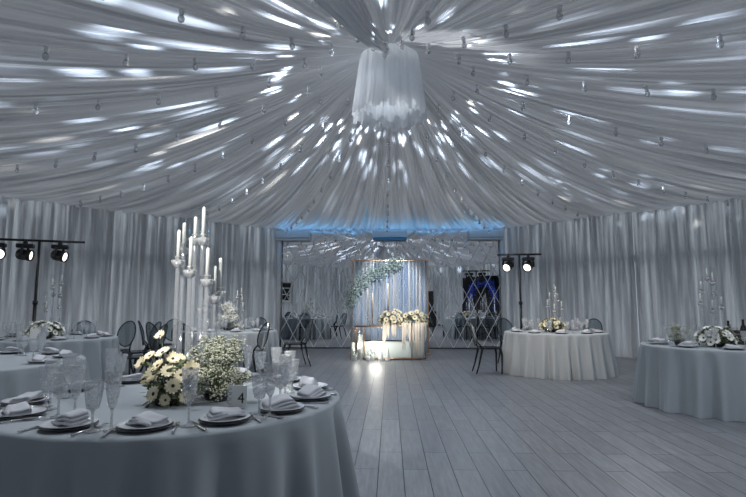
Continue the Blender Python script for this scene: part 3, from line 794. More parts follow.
# ------------------------------------------------------------------ bottles and crate on the right table
fx, fy = TAB['F'][0]
cr = empty('bottle_crate', (fx + .42, fy + .10, TZ)); tag(cr, 'dark wooden crate behind the anemones on the table at the right edge', 'crate')
m = MB(); m.box((0, 0, .01), (.30, .2, .02)); m.build('base', M['crate'], cr)
for sx, sy, w, d in ((0, .094, .30, .012), (0, -.094, .30, .012), (.144, 0, .012, .2), (-.144, 0, .012, .2)):
    m = MB()
    for z in (.045, .10, .155): m.box((sx, sy, z), (w, d, .045), bev=.003)
    m.build('side', M['crate'], cr)
m = MB(); m.lathe([(.037, 0), (.038, .01), (.038, .17), (.032, .20), (.015, .235), (.0135, .29), (.016, .292), (.016, .30)], n=20, capt=True); bt = m.build('wine_bottle', M['bottle'])
for k, (dx, dy, nm) in enumerate(((-.20, .1, 'left of the dark crate'), (-.09, -.02, 'at the left inside the dark crate'), (.02, .03, 'in the middle of the dark crate'), (.10, -.02, 'at the right inside the dark crate'))):
    tag(bt, None, 'bottle'); place(bt, (fx + .42 + dx, fy + .10 + dy, TZ + (.02 if k else 0)), 0, 'dark wine bottle standing %s, table at the right edge' % nm, 'dark wine bottles')
# ------------------------------------------------------------------ clear oval-back chairs
def ghost_chair():
    e = empty('ghost_chair'); tag(e, None, 'chair')
    # seat: rounded trapezoid slab
    def outline(k, n=36):
        q = 2 * PI * k / n; ex = lambda w: math.copysign(abs(w) ** .55, w)
        x, y = .225 * ex(math.cos(q)), .21 * ex(math.sin(q))
        return x * (1 + .10 * (y / .21)), y
    mb = MB(); vs = []
    for z, s in ((.445, .96), (.45, 1.0), (.468, 1.0), (.474, .97), (.470, .6), (.466, .01)):
        for k in range(36): x, y = outline(k); vs.append((x * s, y * s, z))
    fs = [(i * 36 + k, i * 36 + (k + 1) % 36, (i + 1) * 36 + (k + 1) % 36, (i + 1) * 36 + k) for i in range(5) for k in range(36)] + [tuple(reversed(range(36)))]
    mb.add(vs, fs, True); mb.build('seat', M['smoke_leg'], e)
    # oval back
    tl = math.radians(13)
    def bp(x, z, d=0): return Vector((x, -.205 - math.sin(tl) * (z - .46) - d * math.cos(tl) - .035 * (1 - (x / .2) ** 2) * 1, z))
    mb = MB()
    for d in (0, .010):
        vs = []
        for i in range(7):
            s = i / 6
            for k in range(40): q = 2 * PI * k / 40; vs.append(bp(.195 * s * math.cos(q), .735 + .225 * s * math.sin(q), d))
        mb.add(vs, [(i * 40 + k, i * 40 + (k + 1) % 40, (i + 1) * 40 + (k + 1) % 40, (i + 1) * 40 + k) for i in range(6) for k in range(40)], True)
    bk = mb.build('backrest', M['smoke'], e)
    MB().tube([bp(.198 * math.cos(2 * PI * k / 44), .735 + .228 * math.sin(2 * PI * k / 44), .005) for k in range(44)], .011, n=8, closed=True).build('rim', M['smoke_leg'], bk)
    for s in (-1, 1):
        m = MB(); m.tube([bp(s * .15, .585, .004), Vector((s * .17, -.20, .52)), Vector((s * .185, -.175, .455))], [.013, .015, .017], n=8); m.build('back_support', M['smoke_leg'], e)
    
    for s in (-1, 1):
        MB().tube([(s * .205, .165, .45), (s * .218, .188, .34), (s * .214, .185, .16), (s * .207, .18, 0)], [.024, .021, .016, .012], n=10).build('leg', M['smoke_leg'], e)
        MB().tube([(s * .175, -.165, .45), (s * .182, -.195, .32), (s * .19, -.235, .15), (s * .20, -.285, 0)], [.023, .020, .016, .012], n=10).build('leg', M['smoke_leg'], e)
    return e
GC = ghost_chair()
def chair(x, y, key, label, face=None):
    cx, cy = TAB[key][0] if face is None else face
    rz = math.atan2(cy - y, cx - x) - PI / 2
    place(GC, (x, y, 0), rz, label, 'clear oval back chairs')
chair(-5.65, 9.20, 'C', 'smoky clear oval back chair behind the table under the left spotlights')
chair(-4.93, 9.10, 'C', 'smoky clear chair behind the right end of the table under the left spotlights')
chair(-4.36, 8.82, 'C', 'second smoky chair in the row right of the table under the left spotlights')
chair(-3.88, 7.98, 'C', 'nearest smoky chair in the row right of the table under the left spotlights')
chair(-4.42, 9.72, 'D', 'smoky clear chair seen edge-on left of the table at the mirror\'s left end')
chair(-4.52, 10.5, 'D', 'smoky clear chair with rounded back beside the curtain, left of the mirror table', (-4.3, 9.3))
chair(-3.98, 9.12, 'D', 'dark smoky chair with its back to the camera, just left of the tall candles')
chair(-3.42, 8.80, 'D', 'dark smoky chair with its back to the camera, behind the tall candles')
chair(-3.05, 11.55, 'D', 'clear oval back chair on the mirror side of the table at the mirror\'s left end')
chair(-2.48, 9.00, 'D', 'clear oval back chair on dark legs, right of the table at the mirror\'s left end', (-4.0, 9.3))
chair(-1.98, 10.75, 'D', 'clear chair with a blue gleam, between the mirror table and the mirror')
chair(1.86, 9.85, 'E', 'smoky clear chair on thin legs, left of the table under the right spotlights')
chair(2.62, 11.18, 'E', 'clear oval back chair behind the left end of the table under the right spotlights')
chair(3.50, 11.20, 'E', 'clear oval back chair straight behind the table under the right spotlights')
chair(4.12, 10.95, 'E', 'clear oval back chair behind the right end of the table under the right spotlights')

# ------------------------------------------------------------------ spotlight stands
def head(loc, aim, label, lit=True, rz=0):
    e = empty('stage_spotlight', loc); tag(e, label, 'stage light', 'moving head spotlights hung on the stands')
    m = MB(); m.tube([(0, 0, .03), (0, 0, -.05)], .03, n=12); m.box((0, 0, -.025), (.05, .07, .04), bev=.005); m.build('clamp', M['black'], e)
    m = MB(); m.box((0, 0, -.085), (.27, .17, .075), rz, bev=.015); m.build('base', M['black'], e)
    d = Vector(aim) - (Vector(loc) + Vector((0, 0, -.25))); hz = math.atan2(d.y, d.x)
    pv = Vector((0, 0, -.25)); sd = Vector((-math.sin(hz), math.cos(hz), 0))
    m = MB()
    for s in (-1, 1): m.tube([pv + sd * s * .10 + Vector((0, 0, .14)), pv + sd * s * .125 + Vector((0, 0, .08)), pv + sd * s * .125 + Vector((0, 0, -.02))], [.022, .024, .02], n=8)
    m.build('yoke', M['black'], e)
    d.normalize(); q = d.to_track_quat('Z', 'Y')
    hd = MB().lathe([(.03, -.13), (.075, -.125), (.095, -.10), (.100, -.02), (.096, .05), (.105, .06), (.105, .12), (.090, .125), (.086, .10)], n=28, capt=False).build('head', M['black'], e)
    hd.location = pv; hd.rotation_mode = 'QUATERNION'; hd.rotation_quaternion = q
    m = MB(); m.lathe([(.086, .095), (.05, .108), (0.001, .112)], n=24, capb=False); m.build('lens', M['lens'] if lit else M['lens_off'], hd)
    m = MB()
    for k in range(10):
        t = 2 * PI * k / 10; m.box((.097 * math.cos(t), .097 * math.sin(t), -.03), (.012, .006, .09), rz=t)
    m.build('cooling_fins', M['black'], hd)
    return e
def tstand(x, y, hgt, rz, L, label):
    e = empty('light_stand', (x, y, 0), rz); tag(e, label, 'light stand')
    m = MB(); m.tube([(0, 0, .35), (0, 0, hgt + .02)], .024, n=14); m.tube([(0, 0, .12), (0, 0, 1.3)], .030, n=14); m.build('pole', M['black'], e)
    m = MB(); m.tube([(-L / 2, 0, hgt), (L / 2, 0, hgt)], .022, n=12); m.build('crossbar', M['black'], e)
    m = MB(); m.tube([(0, 0, 1.27), (0, 0, 1.34)], .042, n=14); m.tube([(0, .03, 1.30), (0, .08, 1.30)], .012, n=8); m.build('collar', M['black'], e)
    for k in range(3):
        t = k * 2 * PI / 3 + .3
        m = MB(); m.tube([(0.03 * math.cos(t), .03 * math.sin(t), .62), (.5 * math.cos(t), .5 * math.sin(t), .02)], .015, n=8)
        m.tube([(0.03 * math.cos(t), .03 * math.sin(t), .20), (.27 * math.cos(t), .27 * math.sin(t), .31)], .010, n=6); m.build('leg', M['black'], e)
    return e
LSX, LSY, LZ = at(39.5, 242, 9.3).x, 9.3, 2.46
a1, a2 = at(0, 237.5, 9.05), at(80, 241, 9.55)
lr = math.atan2(.5, a2.x - a1.x)
tstand(LSX, LSY, LZ, lr, 1.5, 'black tee-bar light stand before the curtain at the left edge of the photo')
u = Vector((math.cos(lr), math.sin(lr), 0))
for off, aim, lb in ((-.66, (1, 5.0, 1.5), 'round black spotlight cut off by the left edge of the photo'), (-.22, (0, 10.6, 1.2), 'black moving head spotlight hung just left of the left stand pole'), (.34, (1, 9.6, .6), 'black moving head spotlight hung right of the left stand pole')):
    head(Vector((LSX, LSY, LZ)) + u * off + Vector((0, 0, -.022)), aim, lb, True, lr)
RSX, RSY, RZ = 3.02, 12.0, 2.43
rr_ = -.12
tstand(RSX, RSY, RZ, rr_, 1.0, 'black tee-bar light stand before the curtain right of the mirror')
u = Vector((math.cos(rr_), math.sin(rr_), 0))
for off, aim, lb in ((-.26, (.3, 8.6, .3), 'black moving head spotlight hung left of the right stand pole'), (.20, (1.0, 8.6, .3), 'black moving head spotlight hung right of the right stand pole')):
    head(Vector((RSX, RSY, RZ)) + u * off + Vector((0, 0, -.022)), aim, lb, True, rr_)

# ------------------------------------------------------------------ air conditioners on the mirrored wall
def ac(x, label):
    e = empty('air_conditioner', (x, YM - .004, 3.12)); tag(e, label, 'air conditioner', 'wall air conditioners over the mirror')
    m = MB(); m.box((0, -.11, .19), (1.0, .22, .24), bev=.03); m.build('body', M['ac_white'], e)
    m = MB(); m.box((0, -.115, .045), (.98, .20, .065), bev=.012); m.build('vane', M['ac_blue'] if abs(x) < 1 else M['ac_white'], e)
    m = MB(); m.box((0, -.222, .085), (.96, .006, .008)); m.build('air_slot', M['black'], e)
ac(-2.86, 'white wall air conditioner at the left end over the mirror')
ac(.0, 'white wall air conditioner with vane tinted as blue light, middle of the mirror')
ac(2.80, 'white wall air conditioner at the right end over the mirror')

# ------------------------------------------------------------------ head table installation
bx0, bx1, BY = -1.0, .98, 13.4
bd = empty('string_curtain_backdrop', (0, BY, 0)); tag(bd, 'blue silver string curtain backdrop in a slim copper frame behind the head table', 'backdrop')
bz = 2.42
for x in (bx0, bx1):
    m = MB(); m.box((x, 0, bz / 2), (.035, .035, bz), bev=.004); m.build('frame_post', M['gold'], bd)
    m = MB(); m.box((x, 0, .012), (.12, .40, .024), bev=.006); m.build('foot', M['gold'], bd)
m = MB(); m.box(((bx0 + bx1) / 2, 0, bz), (bx1 - bx0 + .035, .035, .03), bev=.004); m.build('top_bar', M['gold'], bd)
def iri():
    m, nt, out = new_mat('iridescent_strips')
    b = N(nt, 'ShaderNodeBsdfPrincipled'); b.inputs['Metallic'].default_value = .35; b.inputs['Roughness'].default_value = .35
    tc = N(nt, 'ShaderNodeTexCoord'); mp = N(nt, 'ShaderNodeMapping'); mp.inputs['Scale'].default_value = (7, 0, .12); nt.links.new(tc.outputs['Object'], mp.inputs['Vector'])
    nz = N(nt, 'ShaderNodeTexNoise'); nz.inputs['Scale'].default_value = 2.4; nz.inputs['Detail'].default_value = 3; nt.links.new(mp.outputs[0], nz.inputs['Vector'])
    cr_ = N(nt, 'ShaderNodeValToRGB'); el = cr_.color_ramp.elements
    el[0].position = .32; el[0].color = (.26, .38, .58, 1); el[1].position = .68; el[1].color = (.62, .60, .60, 1)
    e2 = el.new(.5); e2.color = (.50, .58, .68, 1)
    nt.links.new(nz.outputs['Fac'], cr_.inputs['Fac']); nt.links.new(cr_.outputs[0], b.inputs['Base Color'])
    tr = N(nt, 'ShaderNodeBsdfTransparent'); ms = N(nt, 'ShaderNodeMixShader'); ms.inputs[0].default_value = .30
    nt.links.new(b.outputs[0], ms.inputs[1]); nt.links.new(tr.outputs[0], ms.inputs[2]); nt.links.new(ms.outputs[0], out.inputs[0]); return m
M['iri'] = iri()
m = MB(); x = bx0 + .03
while x < bx1 - .03:
    w = rnd.uniform(.016, .034); yo = rnd.uniform(-.012, .012); tw = rnd.uniform(-.012, .012)
    m.add([(x, yo, .03), (x + w, yo + tw, .03), (x + w, yo - tw, bz - .01), (x, yo + tw, bz - .01), (x, yo + .002, .03), (x + w, yo + tw + .002, .03), (x + w, yo - tw + .002, bz - .01), (x, yo + tw + .002, bz - .01)],
          [(0, 1, 2, 3), (7, 6, 5, 4), (0, 3, 7, 4), (1, 5, 6, 2)]); x += w + rnd.uniform(.001, .012)
m.build('string_strips', M['iri'], bd)
# greenery garland over the top left corner of the backdrop
gp = [at(347, 306, 13.25), at(353, 293, 13.22), at(360, 281, 13.2), at(370, 274, 13.2), at(381, 269, 13.2), at(392, 265, 13.22), at(399, 263, 13.25)]
ga = empty('eucalyptus_garland', gp[3]); tag(ga, 'grey green eucalyptus garland draped over the top left of the backdrop', 'garland')
org = Vector(gp[3])
m = MB(); m.tube([p - org for p in gp], .012, n=6); m.build('stem', M['green'], ga)
m = MB()
for k in range(1500):
    f = rnd.random() * (len(gp) - 1); i = int(f); p = gp[i].lerp(gp[min(i + 1, len(gp) - 1)], f - i) - org
    rad = .17 + .10 * math.sin(f / 6 * PI)
    d = Vector((rnd.gauss(0, 1), rnd.gauss(0, .4), rnd.gauss(0, .9))); d.normalize()
    leaves(m, p + d * rad * rnd.random() ** .6, rnd.uniform(.04, .075), rnd.uniform(.010, .018))
o = m.build('leaves', M['euca'], ga); o['kind'] = 'stuff'
# head table: stadium plan copper frame with glass top and mint panel
HY = 12.30; hx0, hx1, hd_ = -.82, .84, .62
ht = empty('head_table', (0, HY, 0)); tag(ht, 'glass topped head table with rounded copper frame and pale mint front panel', 'table')
def stad(n=14, inset=0, z=0):
    pts = []; r = hd_ / 2 - inset
    pts += [(hx0 + inset, -r, z)]
    for k in range(n + 1):
        q = -PI / 2 + PI * k / n; pts.append((hx1 - hd_ / 2 + r * math.cos(q), r * math.sin(q), z))
    pts += [(hx0 + inset, r, z)]
    return pts
def prism(pts, z0, z1):
    n = len(pts); m = MB()
    m.add([(x, y, z0) for x, y, _ in pts] + [(x, y, z1) for x, y, _ in pts], [tuple(reversed(range(n))), tuple(range(n, 2 * n))] + [(i, (i + 1) % n, n + (i + 1) % n, n + i) for i in range(n)]); return m
m = MB(); m.tube(stad(z=.765), .016, n=8, closed=True); m.build('top_rail', M['gold'], ht)
prism(stad(inset=.012), .762, .776).build('glass_top', M['acrylic'], ht)
m = MB(); m.tube(stad(z=.035), .018, n=8, closed=True); m.build('bottom_rail', M['gold'], ht)
for x, y in ((hx0, -hd_ / 2), (hx0 + .22, -hd_ / 2), (hx0, hd_ / 2), (.50, -hd_ / 2 + .0), (.835, 0), (.5, hd_ / 2)):
    m = MB(); m.tube([(x, y, 0), (x, y, .765)], .013, n=8); m.build('leg', M['gold'], ht)
prism(stad(inset=.06), .04, .42).build('front_panel', M['mint'], ht)
m = MB(); m.box((-.15, -.18, .43), (.9, .2, .02), bev=.004); m.build('shelf', M['smoke_leg'], ht)
HT = .778
# flowers with long hanging tassels
def hang(loc, R, n, lens, label):
    e = empty('gerbera_arrangement', loc); tag(e, label, 'flowers', 'flower heaps with hanging tassels on the head table')
    bowl(e, R * .5, .06, 'gold')
    sp = []
    for k in range(n):
        f = (k + .5) / n; z = 1 - f * 1.25; rr = math.sqrt(max(0, 1 - z * z)); q = k * 2.39996 + rnd.uniform(-.2, .2)
        d = Vector((rr * math.cos(q), rr * math.sin(q), z)); p = Vector((d.x * R * 1.35, d.y * R * .85, .10 + d.z * R * 1.0)) * rnd.uniform(.88, 1.06)
        if p.z < .03: p.z = .03
        sp.append((p, d + Vector((0, -.3, .1)), rnd.uniform(.85, 1.2)))
    blooms(e, sp, 'petal', .066); stems(e, sp, (0, 0, .04), .003)
    mb = MB()
    for k in range(160):
        q = rnd.random() * 6.28; v = rnd.random(); r = R * math.sqrt(1 - (v * .9) ** 2) * rnd.uniform(.8, 1.15)
        leaves(mb, (r * 1.3 * math.cos(q), r * .85 * math.sin(q), .06 + R * .75 * v), .08, .012)
    mb.build('leaves', M['green'], e)['kind'] = 'stuff'
    for x, L in lens:
        m = MB(); y = -hd_ / 2 - .03 - (loc[1] - HY)
        for s in range(5):
            xx = x + rnd.uniform(-.035, .035); l = L * rnd.uniform(.75, 1.0); yy = y - rnd.uniform(.0, .03)
            pts = [(xx * .8, y + .12, .10), (xx, yy, .05)] + [(xx + rnd.uniform(-.006, .006), yy, .05 - l * f) for f in (.25, .5, .75, 1)]
            m.tube(pts, [.008, .012, .015, .015, .012, .003], n=7)
        m.build('tassel', M['tassel'], e)
    return e
hang((.06, HY - .16, HT), .24, 32, [(-.20, .50), (-.12, .34), (-.02, .30), (.04, .36), (.26, .60)], 'left heap of cream gerberas with hanging tassels on the head table')
hang((.58, HY - .14, HT), .24, 32, [(-.20, .36), (-.13, .52), (-.02, .62), (.06, .80), (.15, .84), (.22, .45)], 'right heap of cream gerberas with the longest hanging tassels on the head table')
# candles on the head table
def pillar_stick(loc, h0, L, mat, label, r=.016):
    e = empty('candlestick_candle', loc); tag(e, label, 'candle', 'tall candles on the head table')
    MB().lathe([(.05, 0), (.05, .008), (.012, .02), (.010, h0 - .02), (.028, h0 - .008), (.030, h0), (0, h0)], n=18).build('candlestick', M['acrylic' if mat == 'wax' else 'gold'], e)
    w = MB().lathe([(r, h0), (r, h0 + L * .95), (r * .4, h0 + L)], n=14, capt=True).build('wax', M[mat], e)
    MB().tube([(0, 0, h0 + L - .002), (0, 0, h0 + L + .012)], .0015, n=5).build('wick', M['ink'], w)
pillar_stick((-.53, HY - .12, HT), .25, .62, 'wax', 'tall white candle at the left end of the head table')
pillar_stick((-.42, HY - .05, HT), .20, .58, 'wax_tan', 'tall tan candle beside the white one at the left of the head table')
pillar_stick((-.05, HY + .10, HT), .45, .56, 'wax_tan', 'tall slim tan candle rising behind the left heap of gerberas')
e = empty('glass_vase', (-.46, HY - .2, HT)); tag(e, 'small frosted glass vase at the foot of the head table candles', 'vase')
MB().lathe([(.03, 0), (.045, .03), (.05, .09), (.028, .15), (.02, .20), (.03, .235)], n=20).build('body', M['crystal'], e)
# floor candles in front of the table
def cyl(loc, r, h, wr, wh, label):
    e = empty('hurricane_candle', loc); tag(e, label, 'candle', 'candles in clear cylinders on the floor')
    MB().lathe([(r, 0), (r, h), (r - .004, h), (r - .004, .008), (0, .008)], n=24).build('glass_cylinder', M['glass'], e)
    MB().lathe([(wr, .009), (wr, wh), (wr * .85, wh + .006), (0, wh + .004)], n=20).build('wax', M['wax'], e)
    MB().tube([(0, 0, wh), (0, 0, wh + .02)], .002, n=5).build('wick', M['ink'], e)
FY = HY - hd_ / 2
cyl((-.86, FY - .10, 0), .06, .62, .04, .40, 'tall clear cylinder with a white candle at the left foot of the head table')
cyl((-.69, FY - .14, 0), .075, .68, .06, .58, 'wide tall white candle in a clear cylinder between the left copper legs')
cyl((-.79, FY - .28, 0), .055, .26, .035, .14, 'short candle cylinder in front of the left copper legs')
cyl((-.50, FY - .24, 0), .065, .20, .045, .10, 'low candle cylinder on the floor left of the two white cones')
cyl((-.40, FY - .16, 0), .06, .26, .04, .13, 'middle candle cylinder on the floor beside the white cones')
for k, (x, h) in enumerate(((-.21, .33), (-.06, .30))):
    e = empty('cone_candle', (x, FY - .25 + .05 * k, 0)); tag(e, '%s white cone candle standing on the floor before the mint panel' % ('left' if k == 0 else 'right'), 'candle', 'white cone candles')
    MB().lathe([(.055, 0), (.06, .01), (.035, h * .55), (.012, h * .95), (.003, h)], n=18, rfun=lambda q, z: 1 + .05 * math.sin(6 * q + z * 40)).build('wax', M['wax'], e)
    MB().lathe([(.075, 0), (.078, .012), (0, .012)], n=20).build('saucer', M['crystal'], e)

# ------------------------------------------------------------------ behind the camera, seen in the mirror
k7 = 7; a = k7 * PI / 4; n7 = Vector((math.cos(a), math.sin(a), 0)); t7 = Vector((-n7.y, n7.x, 0))
pc7 = Vector((0, CY, 0)) + n7 * (AP - .45)
e = empty('stage_backdrop', pc7 + t7 * -.1, a); tag(e, 'black cloth photo backdrop behind the blue flower arch, seen in the mirror', 'backdrop')
m = MB(); m.grid(lambda u, v: Vector((.02 * math.sin(u * 90), -1.5 + 3.0 * u, .02 + 2.75 * v)), 160, 4); m.build('cloth', M['black_soft'], e)
for s in (-1, 1):
    m = MB(); m.tube([(.06, s * 1.5, 0), (.06, s * 1.5, 2.8)], .02); m.box((.06, s * 1.5, .01), (.4, .3, .02)); m.build('post', M['black'], e)
m = MB(); m.tube([(.06, -1.5, 2.78), (.06, 1.5, 2.78)], .02); m.build('top_bar', M['black'], e)
e = empty('flower_arch', pc7 + n7 * -.35 + t7 * -.1, a); tag(e, 'arch of blue flowers before the black backdrop, seen in the mirror', 'flower arch')
ap = [Vector((0, .72 * math.cos(q), 1.75 + .78 * math.sin(q))) for q in [PI * k / 20 for k in range(21)]]
ap = [Vector((0, .74, 0)), Vector((0, .74, .9))] + ap + [Vector((0, -.74, .9)), Vector((0, -.74, 0))]
m = MB(); m.tube(ap, .025, n=8); m.build('hoop', M['white_paint'], e)
m = MB()
for k in range(700):
    i = rnd.randint(0, len(ap) - 2) if k % 3 else rnd.randint(4, 18); p = ap[i].lerp(ap[i + 1], rnd.random())
    dd = Vector((rnd.gauss(0, .07), rnd.gauss(0, .09), rnd.gauss(0, .09))); leaves(m, p + dd, .13, .04)
m.build('blue_petals', M['blueflower'], e)['kind'] = 'stuff'
e = empty('speaker_stack', (2.35, -.30, 0)); tag(e, 'stack of black loudspeakers by the near curtain, seen in the mirror', 'loudspeaker')
m = MB(); m.box((0, 0, .45), (.62, .6, .9), bev=.02); m.build('subwoofer', M['black'], e)
m = MB(); m.box((-.05, 0, 1.45), (.40, .38, 1.1), bev=.02); m.build('top_cabinet', M['black'], e)
m = MB(); m.box((0, .303, .45), (.54, .012, .80), bev=.004); m.build('grille', M['black_soft'], e)
k5 = 5; a = k5 * PI / 4; n5 = Vector((math.cos(a), math.sin(a), 0)); t5 = Vector((-n5.y, n5.x, 0))
pb = at(282, 292, 28.4); q5 = Vector((pb.x, 2 * YM - 28.4, pb.z)); q5 = q5 - n5 * ((q5 - Vector((0, CY, q5.z))).dot(n5) - (AP - .24))
e = empty('framed_board', q5, a); tag(e, 'white framed board with three dark strips, seen in the mirror at its left end', 'board')
m = MB()
for y, z, w, h in ((0, .50, .76, .10), (0, -.50, .76, .10), (.33, 0, .10, 1.1), (-.33, 0, .10, 1.1), (0, .17, .6, .06), (0, -.17, .6, .06)): m.box((0, y, z), (.05, w, h), bev=.008)
m.build('frame', M['paper'], e)
m = MB(); m.box((.015, 0, 0), (.02, .64, 1.0)); m.build('dark_panel', M['black'], e)

# ------------------------------------------------------------------ light
def lamp(kind, name, loc, energy, col=(1, 1, 1), aim=None, **k):
    d = bpy.data.lights.new(name, kind); d.energy = energy; d.color = col
    o = bpy.data.objects.new(name, d); COL.objects.link(o); o.location = loc
    if aim is not None: o.rotation_euler = (Vector(aim) - Vector(loc)).to_track_quat('-Z', 'Y').to_euler()
    for a_, b_ in k.items(): setattr(d, a_, b_)
    return o
def gobo(o, scale, thr, seed, warm=.15, soft=.12, stretch=(1, .33, 1)):
    """breaks a lamp's beam into scattered patches (gobo pattern)"""
    d = o.data; d.use_nodes = True; nt = d.node_tree; nt.nodes.clear()
    out = N(nt, 'ShaderNodeOutputLight'); em = N(nt, 'ShaderNodeEmission'); nt.links.new(em.outputs[0], out.inputs[0])
    tc = N(nt, 'ShaderNodeTexCoord'); mp = N(nt, 'ShaderNodeMapping'); mp.inputs['Location'].default_value = (seed, seed * .7, seed * .3); mp.inputs['Scale'].default_value = stretch
    nt.links.new(tc.outputs['Normal'], mp.inputs['Vector'])
    nz = N(nt, 'ShaderNodeTexNoise'); nz.inputs['Scale'].default_value = scale * .35; nz.inputs['Detail'].default_value = 1
    nt.links.new(mp.outputs[0], nz.inputs['Vector'])
    vo = N(nt, 'ShaderNodeTexVoronoi'); vo.inputs['Scale'].default_value = scale; vo.inputs['Randomness'].default_value = 1
    nt.links.new(mp.outputs[0], vo.inputs['Vector'])
    r = N(nt, 'ShaderNodeMapRange', interpolation_type='SMOOTHSTEP'); r.inputs['From Min'].default_value = .42; r.inputs['From Max'].default_value = .42 - soft - .1
    r.inputs['To Min'].default_value = 0; r.inputs['To Max'].default_value = 1; nt.links.new(vo.outputs['Distance'], r.inputs['Value'])
    sx = N(nt, 'ShaderNodeSeparateColor'); nt.links.new(vo.outputs['Color'], sx.inputs[0])
    ad = N(nt, 'ShaderNodeMath', operation='MULTIPLY_ADD'); ad.inputs[1].default_value = 1.6; nt.links.new(nz.outputs['Fac'], ad.inputs[0]); nt.links.new(sx.outputs[0], ad.inputs[2])
    gt = N(nt, 'ShaderNodeMapRange'); gt.inputs['From Min'].default_value = thr; gt.inputs['From Max'].default_value = thr + .25; nt.links.new(ad.outputs[0], gt.inputs['Value'])
    ml = N(nt, 'ShaderNodeMath', operation='MULTIPLY'); nt.links.new(r.outputs['Result'], ml.inputs[0]); nt.links.new(gt.outputs['Result'], ml.inputs[1])
    nt.links.new(ml.outputs[0], em.inputs['Strength'])
    cm = N(nt, 'ShaderNodeMix', data_type='RGBA'); cm.inputs[6].default_value = (.78, .88, 1, 1); cm.inputs[7].default_value = (1, .93, .82, 1)
    g2 = N(nt, 'ShaderNodeMath', operation='LESS_THAN'); g2.inputs[1].default_value = warm; nt.links.new(sx.outputs[1], g2.inputs[0]); nt.links.new(g2.outputs[0], cm.inputs[0])
    nt.links.new(cm.outputs[2], em.inputs[0])
    return o
BEAM = 1.05
LOWB = 1.0
SKY = .60
DOWN = 100
COOL = (.90, .95, 1.0)
lamp('POINT', 'chandelier_lamp', (0, CY, 4.35), 3.5, COOL, shadow_soft_size=.12)
# added ring of fill spots pointing down, no fixtures
for k in range(8):
    t = PI / 8 + k * PI / 4; x, y = 4.3 * math.cos(t), CY + 4.3 * math.sin(t)
    lamp('SPOT', 'down_fill', (x, y, ceil_z(x, y) - .16), DOWN, COOL, aim=(x, y, 0), spot_size=2.5, spot_blend=.5, shadow_soft_size=.03)
# added ring of gobo spots, no fixture: throws light patches over the ceiling
WZ = 3.38
for az, en, scl, th_, sd in ((170, 2200, 11, 1.02, 3.1), (205, 2200, 10, 1.02, 4.2), (240, 2200, 9, 1.0, 8.6), (280, 1500, 13, 1.15, 1.7), (320, 1600, 13, 1.2, 2.9), (0, 1500, 12, 1.2, 9.1), (35, 1700, 15, 1.05, 6.4), (68, 1200, 17, 1.05, 5.3), (100, 1200, 17, 1.02, 7.5), (134, 1600, 15, 1.0, 0.6)):
    t = math.radians(az)
    gobo(lamp('SPOT', 'added_patch_spot', (0, CY, WZ), en * BEAM, (.93, .96, 1), aim=(math.cos(t), CY + math.sin(t), WZ + .32), spot_size=.72, spot_blend=.35, shadow_soft_size=.02), scl * 1.45, th_ - .04, sd, soft=.20, stretch=(1, .25, 1))
for az, en, el, sz, scl, th_, sd in ((30, 4600, .135, .26, 30, .95, 2.2), (42, 3000, .17, .24, 30, 1.05, 5.2), (10, 1800, .16, .30, 20, 1.2, 7.2), (343, 2600, .22, .34, 15, 1.1, 6.6), (318, 2600, .26, .36, 15, 1.1, 3.6),
        (160, 3000, .20, .34, 19, 1.0, 1.2), (178, 3400, .20, .36, 17, .92, 3.7), (196, 3600, .22, .40, 15, .90, 8.1), (215, 3800, .25, .42, 14, .90, 9.4), (236, 3600, .28, .42, 14, .95, 2.6), (256, 3600, .17, .36, 15, .9, 4.6), (275, 3600, .17, .36, 15, .9, 6.1), (296, 3600, .17, .36, 15, .9, 7.9)):
    t = math.radians(az)
    gobo(lamp('SPOT', 'added_low_patch_spot', (0, CY, 2.65), en * LOWB, (.91, .95, 1), aim=(math.cos(t), CY + math.sin(t), 2.65 + el), spot_size=sz, spot_blend=.7, shadow_soft_size=.02), scl, th_, sd, soft=.22, stretch=(1, .8, 1))  # added spots in mid-air for the outer ceiling patches
lamp('SPOT', 'hub_fill', (-1.6, .3, 3.2), 300, (.95, .97, 1), aim=(-.35, 5.7, 4.4), spot_size=.26, spot_blend=.6, shadow_soft_size=.03)  # added spot brightening the cloth roll at the hub
# pin spot on the flowers and candles of the near table
lamp('SPOT', 'pin_spot', (-1.6, .2, 3.2), 620, (1, .98, .94), aim=(-1.06, 2.85, 1.36), spot_size=.345, spot_blend=.6, shadow_soft_size=.04)
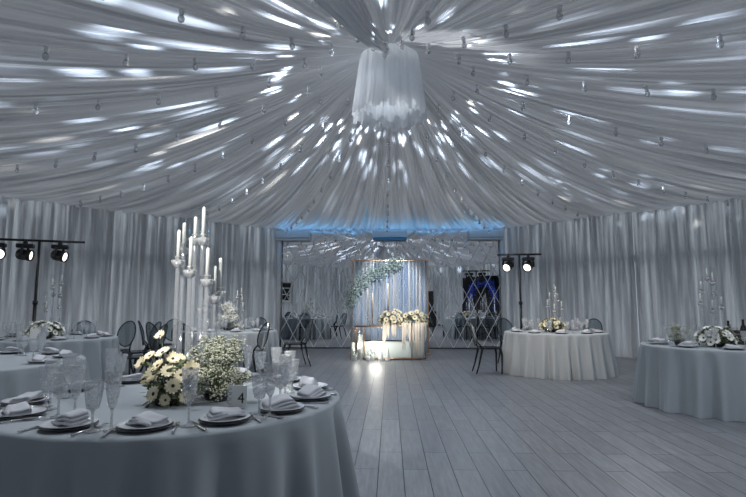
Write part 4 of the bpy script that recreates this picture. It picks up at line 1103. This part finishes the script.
# warm wash on the right table, white wash on the backdrop, added point lamps for the floor glow
lamp('SPOT', 'table_wash', (.9, 6.2, 3.55), 400, (1, .87, .74), aim=(3.12, 9.8, .50), spot_size=.50, spot_blend=.6, shadow_soft_size=.06)
lamp('SPOT', 'backdrop_wash', (.2, 9.4, 3.55), 900, (.93, .96, 1), aim=(0, 13.3, 1.55), spot_size=.50, spot_blend=.5, shadow_soft_size=.06)
for gx, gy, ge, gr in ((-.74, -.20, 3, .08), (-.33, -.30, 10, .16)):
    lamp('POINT', 'floor_glow_fill', (gx, FY + gy, .32), ge, (1, .95, .85), shadow_soft_size=gr)
lamp('SPOT', 'mirror_table_wash', (-1.6, 7.4, 3.5), 260, (1, .96, .90), aim=(-3.2, 10.1, .75), spot_size=.52, spot_blend=.6, shadow_soft_size=.06)
lamp('SPOT', 'head_table_wash', (.3, 9.0, 3.5), 420, (1, .95, .88), aim=(.25, 12.1, .85), spot_size=.30, spot_blend=.6, shadow_soft_size=.06)
lamp('SPOT', 'chandelier_beam', (LSX + .6, LSY - .2, 2.25), 1500, (.95, .97, 1), aim=(-.1, CY - .5, 4.45), spot_size=.24, spot_blend=.5, shadow_soft_size=.03)
lamp('POINT', 'arch_uplight', (4.3, 2.9, .5), 25, (.8, .88, 1), shadow_soft_size=.05)
# blue LED strip over the mirror
for k in range(5):
    lamp('AREA', 'led_strip', (-2.66 + k * 1.33, YM - .30, ZT - .28), 2.2, (.08, .48, 1.0), aim=(-2.66 + k * 1.33, YM - 1.1, ZT + .30), shape='RECTANGLE', size=1.3, size_y=.03)
w = bpy.data.worlds.new('World'); SC.world = w; w.use_nodes = True; w.node_tree.nodes['Background'].inputs[0].default_value = (.90, .95, 1.0, 1); w.node_tree.nodes['Background'].inputs[1].default_value = SKY

# ------------------------------------------------------------------ camera
cam = bpy.data.cameras.new('camera'); co = bpy.data.objects.new('camera', cam); COL.objects.link(co); SC.camera = co
cam.sensor_width = 36; cam.lens = 36 * FPX / 746; cam.clip_start = .02
co.location = (0, 0, CAM_H); co.rotation_euler = (PI / 2 + PITCH, 0, YAW)
SC.view_settings.view_transform = 'Standard'; SC.view_settings.look = 'None'; SC.view_settings.gamma = 1; SC.view_settings.exposure = .3
SC.cycles.transparent_max_bounces = 32; SC.cycles.max_bounces = 10; SC.cycles.diffuse_bounces = 4; SC.cycles.glossy_bounces = 5
SC.cycles.use_denoising = True; SC.cycles.sample_clamp_indirect = 6
SC.cycles.caustics_reflective = False; SC.cycles.caustics_refractive = False
